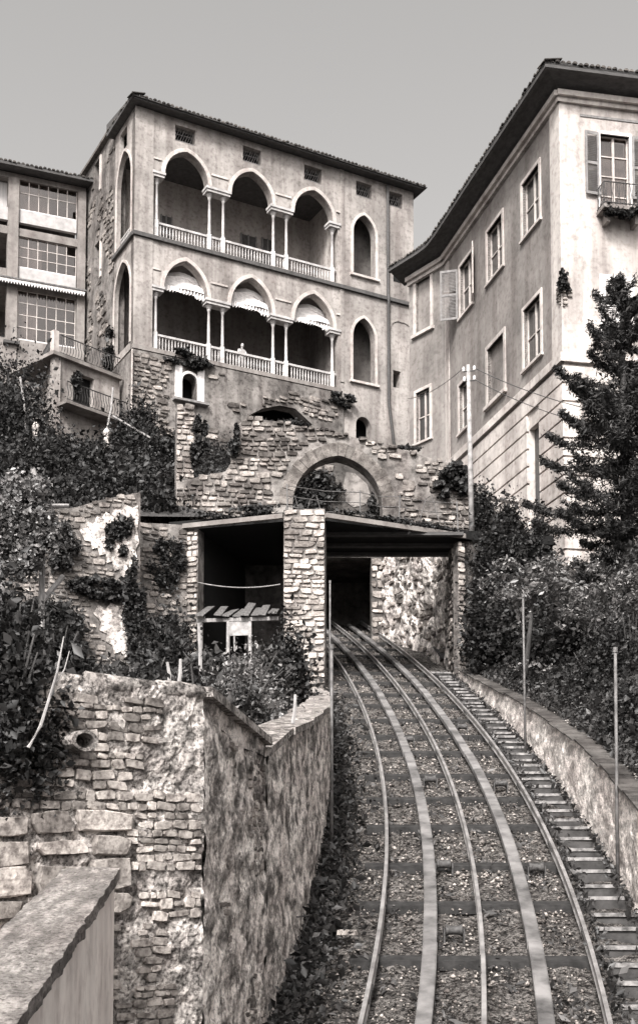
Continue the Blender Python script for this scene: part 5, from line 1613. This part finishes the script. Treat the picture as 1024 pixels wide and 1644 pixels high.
pos[:, 2] += np.abs(r.normal(size=n)) * .05 + .04
leaves('step_weeds', pos, .04, M['leaf_mid'], None, .4, 2.2, 14, label='small weeds rooted along both ends of the steps', cat='weeds', kind='stuff')
# ivy and vines
ivy_on('glossy ivy mass hanging over the pergola at the left edge', Fr((P(-60, 900, 21.6).x, 21.6), (P(130, 900, 21.9).x, 21.9)), (Fr((P(-60, 900, 21.6).x, 21.6), (P(130, 900, 21.9).x, 21.9)).px(38, 850)[0], P(38, 850, 21.7).z), .55, .85, 6500, .062, 1, thick=.25)
ivy_on('dark climbing foliage low under the pergola at the left edge', Fr((-6, 19), (-3.4, 19.3)), (.95, P(40, 1050, 19).z), .6, .8, 5200, .07, 2, 'leaf', thick=.35)
ivy_on('hanging creeper across the bright plaster patch', FLt, FLt.px(192, 860), .35, .55, 1500, .065, 3, 'leaf', .08)
ivy_on('diagonal creeper below the bright plaster patch', FLt, FLt.px(165, 945), .8, .3, 2600, .07, 4, 'leaf', .14)
ivy_on('creeper in the corner between terrace wall and side wall', FLt, FLt.px(214, 985), .28, 1.3, 2800, .065, 5, 'leaf', .14)
ivy_on('thin ivy spread over the side wall beside the dark bay', FLw, FLw.px(268, 905), .5, .75, 2200, .06, 6, 'leaf', .1)
ivy_on('ivy at the foot of the side wall', FLw, FLw.px(262, 1020), .5, .6, 1800, .09, 16, 'leaf', .2)
ivy_on('thick creeper under the terrace wall left side', FLt, FLt.px(75, 1010), .75, .7, 6500, .07, 7, 'leaf', .3)
ivy_on('leafy creeper between pergola and terrace wall', FLt, FLt.px(100, 880), .35, .7, 2200, .07, 17, 'leaf_mid', .2)
ivy_on('dark ivy curtain on the abutment right of the bridge', FAb, (1.75, 8.3), 1.3, 1.9, 9000, .08, 8, 'leaf', .15)
ivy_on('trailing weeds along the deck edge above the railway opening', FRs, FRs.px(640, 836), 1.9, .12, 1300, .07, 9, 'leaf', .12, c0=-.1)
ivy_on('trailing weeds along the deck edge above the left bay', FLs, FLs.px(380, 822), 1.2, .12, 1000, .07, 10, 'leaf', .12, c0=-.1)
ivy_on('creeper on the broken left end of the arch wall', FW_, FW_.px(376, 715), .12, .6, 700, .09, 11, 'leaf', .1)
ivy_on('bushy creeper at the right end of the arch wall', FW_, FW_.px(722, 775), .45, .5, 1800, .1, 12, 'leaf', .18)
ivy_on('dark creeper hanging above the white framed window', FL, FL.px(298, 580), 1.2, .4, 1500, .14, 13, 'leaf', .12, c0=.2)
ivy_on('creeper clinging to the palace flank corner', FS, FS.px(180, 560), .5, 1.3, 900, .14, 14, 'leaf', .2)
ivy_on('dark weeds along the base of the loggia right end', FL, FL.px(545, 645), .7, .35, 700, .14, 15, 'leaf', .12, c0=.2)
ivy_on('creeper draping the buttress right side', FBt, (FBt.L + .15, FBt.px(320, 710)[1]), .22, .9, 900, .1, 18, 'leaf', .12)
ivy_on('creeper on the wall of the cutting under the bridge', Fr(cp[2], cp[3]), (1.2, 12.4), .5, .5, 500, .1, 19, 'leaf', .12)
ivy_on('weeds on top of the arch wall left of the arch crown', FW_, FW_.px(455, 676), .9, .1, 600, .06, 25, 'leaf', .1, c0=-.3)
ivy_on('weeds on top of the arch wall right of the arch crown', FW_, FW_.px(640, 718), .8, .16, 700, .06, 26, 'leaf', .1, c0=-.3)
ivy_on('plant growing out of the damaged villa corner', F3, F3.px(901, 462), .16, .55, 420, .09, 20, 'leaf', .1)
ivy_on('potted greenery under the villa balcony', F3, (1.96, 22.25), .62, .14, 900, .07, 21, 'leaf', .2, cat='plant', c0=.35)
ivy_on('plant hanging on the pavilion balcony left end', FTn, FTn.px(103, 622), .25, .6, 700, .09, 22, 'leaf', .2, cat='plant', c0=.8)
ivy_on('added dark creeper standing for shade on the tunnel wall behind the arch', FT, (1.9, 14.6), 1.3, 1.1, 4200, .11, 23, 'leaf', .12)  # leaves added to darken the view through the arch like shade
ivy_on('added dark creeper standing for shade on the right of the tunnel wall behind the arch', FT, (4.75, 13.9), .35, .6, 1300, .1, 24, 'leaf', .12)  # more added leaves, standing in for shade at this side
# bush left of the bastion
for i, (x, y, Y, s_, yt, lb) in enumerate([(5, 1260, 8.75, .26, 1010, 'big dark bush hanging over the bastion wall at left'), (62, 1230, 8.9, .16, 1060, 'dark bush behind the leaning dead branch'), (20, 1150, 11, .4, 950, 'tall dark bush at the left edge above the bastion'), (90, 1110, 13, .28, 1010, 'dark bush behind the left end of the coping')]):
    p = P(x, y, Y)
    h = (P(x, yt, Y).z - p.z) / 1.35
    shrub('dark_bush', lb, 'shrub', p, (s_, s_ * .8, h), 5200, .034, M['leaf'], 400 + i, group='dark bushes over the bastion', spread=.3)
# right bank bushes
rb = [(790, 1060, 34, .7, 940, 'leaf', 'dark bush beside the right pier'), (850, 1010, 33, .9, 930, 'leaf', 'dark rounded bush below the villa corner'), (800, 930, 36, .7, 850, 'leaf', 'dark bush against the abutment'), (900, 1090, 30.5, .9, 985, 'leaf', 'dark bush above the right wall beyond the picket tips'),
      (970, 1150, 25.5, .7, 1040, 'leaf', 'dark bush at the right edge behind the iron post'), (1015, 1100, 25, .8, 990, 'leaf', 'tall dark bush at the right picture edge'), (940, 1030, 29, .7, 955, 'leaf_mid', 'leafy bush under the conifer'), (1010, 1200, 20.5, .35, 1110, 'leaf', 'low dark bush on top of the right wall'),
      (866, 910, 37.5, .36, 835, 'leaf', 'clipped round dark bush before the villa corner'), (812, 860, 40, .55, 815, 'leaf', 'dark bush at the foot of the villa side wall'), (772, 835, 40, .35, 790, 'leaf', 'dark bush behind the telegraph pole'), (1015, 970, 30, .5, 905, 'leaf_mid', 'leafy bush at the foot of the conifer')]
for i, (x, y, Y, s_, yt, m, lb) in enumerate(rb):
    p = P(x, y, Y)
    p.z = min(p.z, bankz(p.x, Y) + .3) if Y < 36 else p.z - .6
    h = (P(x, yt, Y).z - p.z) / 1.35
    shrub('bank_shrub', lb, 'shrub', p, (s_, s_ * .9, h), 8000 if Y > 28 else 11000, .065 if Y > 28 else .042, M[m], 500 + i, group='bushes on the right bank', spread=.3)
# pale leaved small tree
def leafy_tree(label, base, top, spread, n, leaf, m, seed):
    t = thing('small_tree', base, label, 'tree')
    r = random.Random(seed)
    MB().tube([base, base.lerp(top, .5) + Vector((.06, 0, 0)), top], [.07, .05, .02], 7).build('trunk', M['bark'], t, True)
    mb = MB()
    pos = []
    for k in range(16):
        f = r.uniform(.5, 1.0)
        s0 = base.lerp(top, f)
        a = r.uniform(0, 6.28)
        L = spread * r.uniform(.6, 1.1)
        e = s0 + Vector((math.cos(a) * L, math.sin(a) * L * .8, L * r.uniform(.1, .5)))
        tip = e + Vector((math.cos(a) * L * .35, math.sin(a) * L * .3, -L * .25))
        mb.tube([s0, s0.lerp(e, .6) + Vector((0, 0, .08)), e, tip], [.02, .014, .01, .005], 5)
        for q in range(n // 16):
            g = r.random()
            p = s0.lerp(e, g * 1.5) if g < .66 else e.lerp(tip, (g - .66) * 3)
            pos.append((p.x + r.gauss(0, .09), p.y + r.gauss(0, .09), p.z + r.gauss(0, .07)))
    mb.build('limbs', M['bark'], t)
    leaves('foliage', np.array(pos), leaf, M[m], t, .9, 2.0, seed)
b = P(843, 1040, 28); b.z -= .6
leafy_tree('small tree with pale drooping leaves before the abutment', b, P(852, 905, 28), .9, 2600, .05, 'leaf_pale', 3)
b = P(980, 1040, 26); b.z -= .4
leafy_tree('fern leaved small tree below the conifer at the right edge', b, P(985, 935, 26), .9, 3200, .045, 'leaf_pale', 4)

# conifer
def conifer(label, base, top, seed):
    t = thing('conifer', base, label, 'tree')
    r = random.Random(seed)
    MB().tube([base, base.lerp(top, .5), top], [.2, .12, .02], 9).build('trunk', M['bark'], t, True)
    mb = MB()
    pos, nr = [], []
    H_ = (top - base).length
    f = .06
    while f < .99:
        s0 = base.lerp(top, f)
        for k in range(5 if f < .9 else 4):
            a = r.uniform(0, 6.283)
            L = float(np.interp(f, [0, .22, .27, .45, .6, .8, .93, 1], [1.3, 1.5, 2.7, 2.35, 1.85, 1.15, .6, .2])) * r.uniform(.55, 1.15)
            d = Vector((math.cos(a), math.sin(a), 0))
            rise = L * (.02 + .42 * f)
            pts = [s0, s0 + d * L * .4 + Vector((0, 0, rise * .2 - .06 * L)), s0 + d * L * .75 + Vector((0, 0, rise * .5 - .06 * L)), s0 + d * L + Vector((0, 0, rise))]
            mb.tube(pts, [.035 * (1 - f) + .01, .022, .014, .006], 5)
            side = Vector((-d.y, d.x, 0))
            nn = int(760 * L)
            for q in range(nn):
                g = r.random() ** .7
                g = max(g, .12)
                i0 = min(int(g * 3), 2)
                p = pts[i0].lerp(pts[i0 + 1], g * 3 - i0)
                tw = r.choice((-1, 1)) * abs(r.gauss(0, .5)) * L * .3 * (1.15 - g)
                tuft = math.sin(g * 17 + k) * .5 + math.sin(tw * 14 + k * 2) * .5
                if tuft < -.35: continue
                pos.append(p + side * tw + d * (-abs(tw) * .1) + Vector((r.gauss(0, .035), r.gauss(0, .035), r.gauss(.02, .055) + .03 * tuft)))
        f += .026 + .012 * r.random()
    mb.build('boughs', M['bark'], t)
    leaves('foliage', np.array([tuple(p) for p in pos]), .03, M['needle'], t, .5, 3.6, seed)
b = P(1008, 930, 31.5); b.z -= 1.0
conifer('dark layered conifer standing before the villa front at right', b, P(995, 436, 31.5), 6)
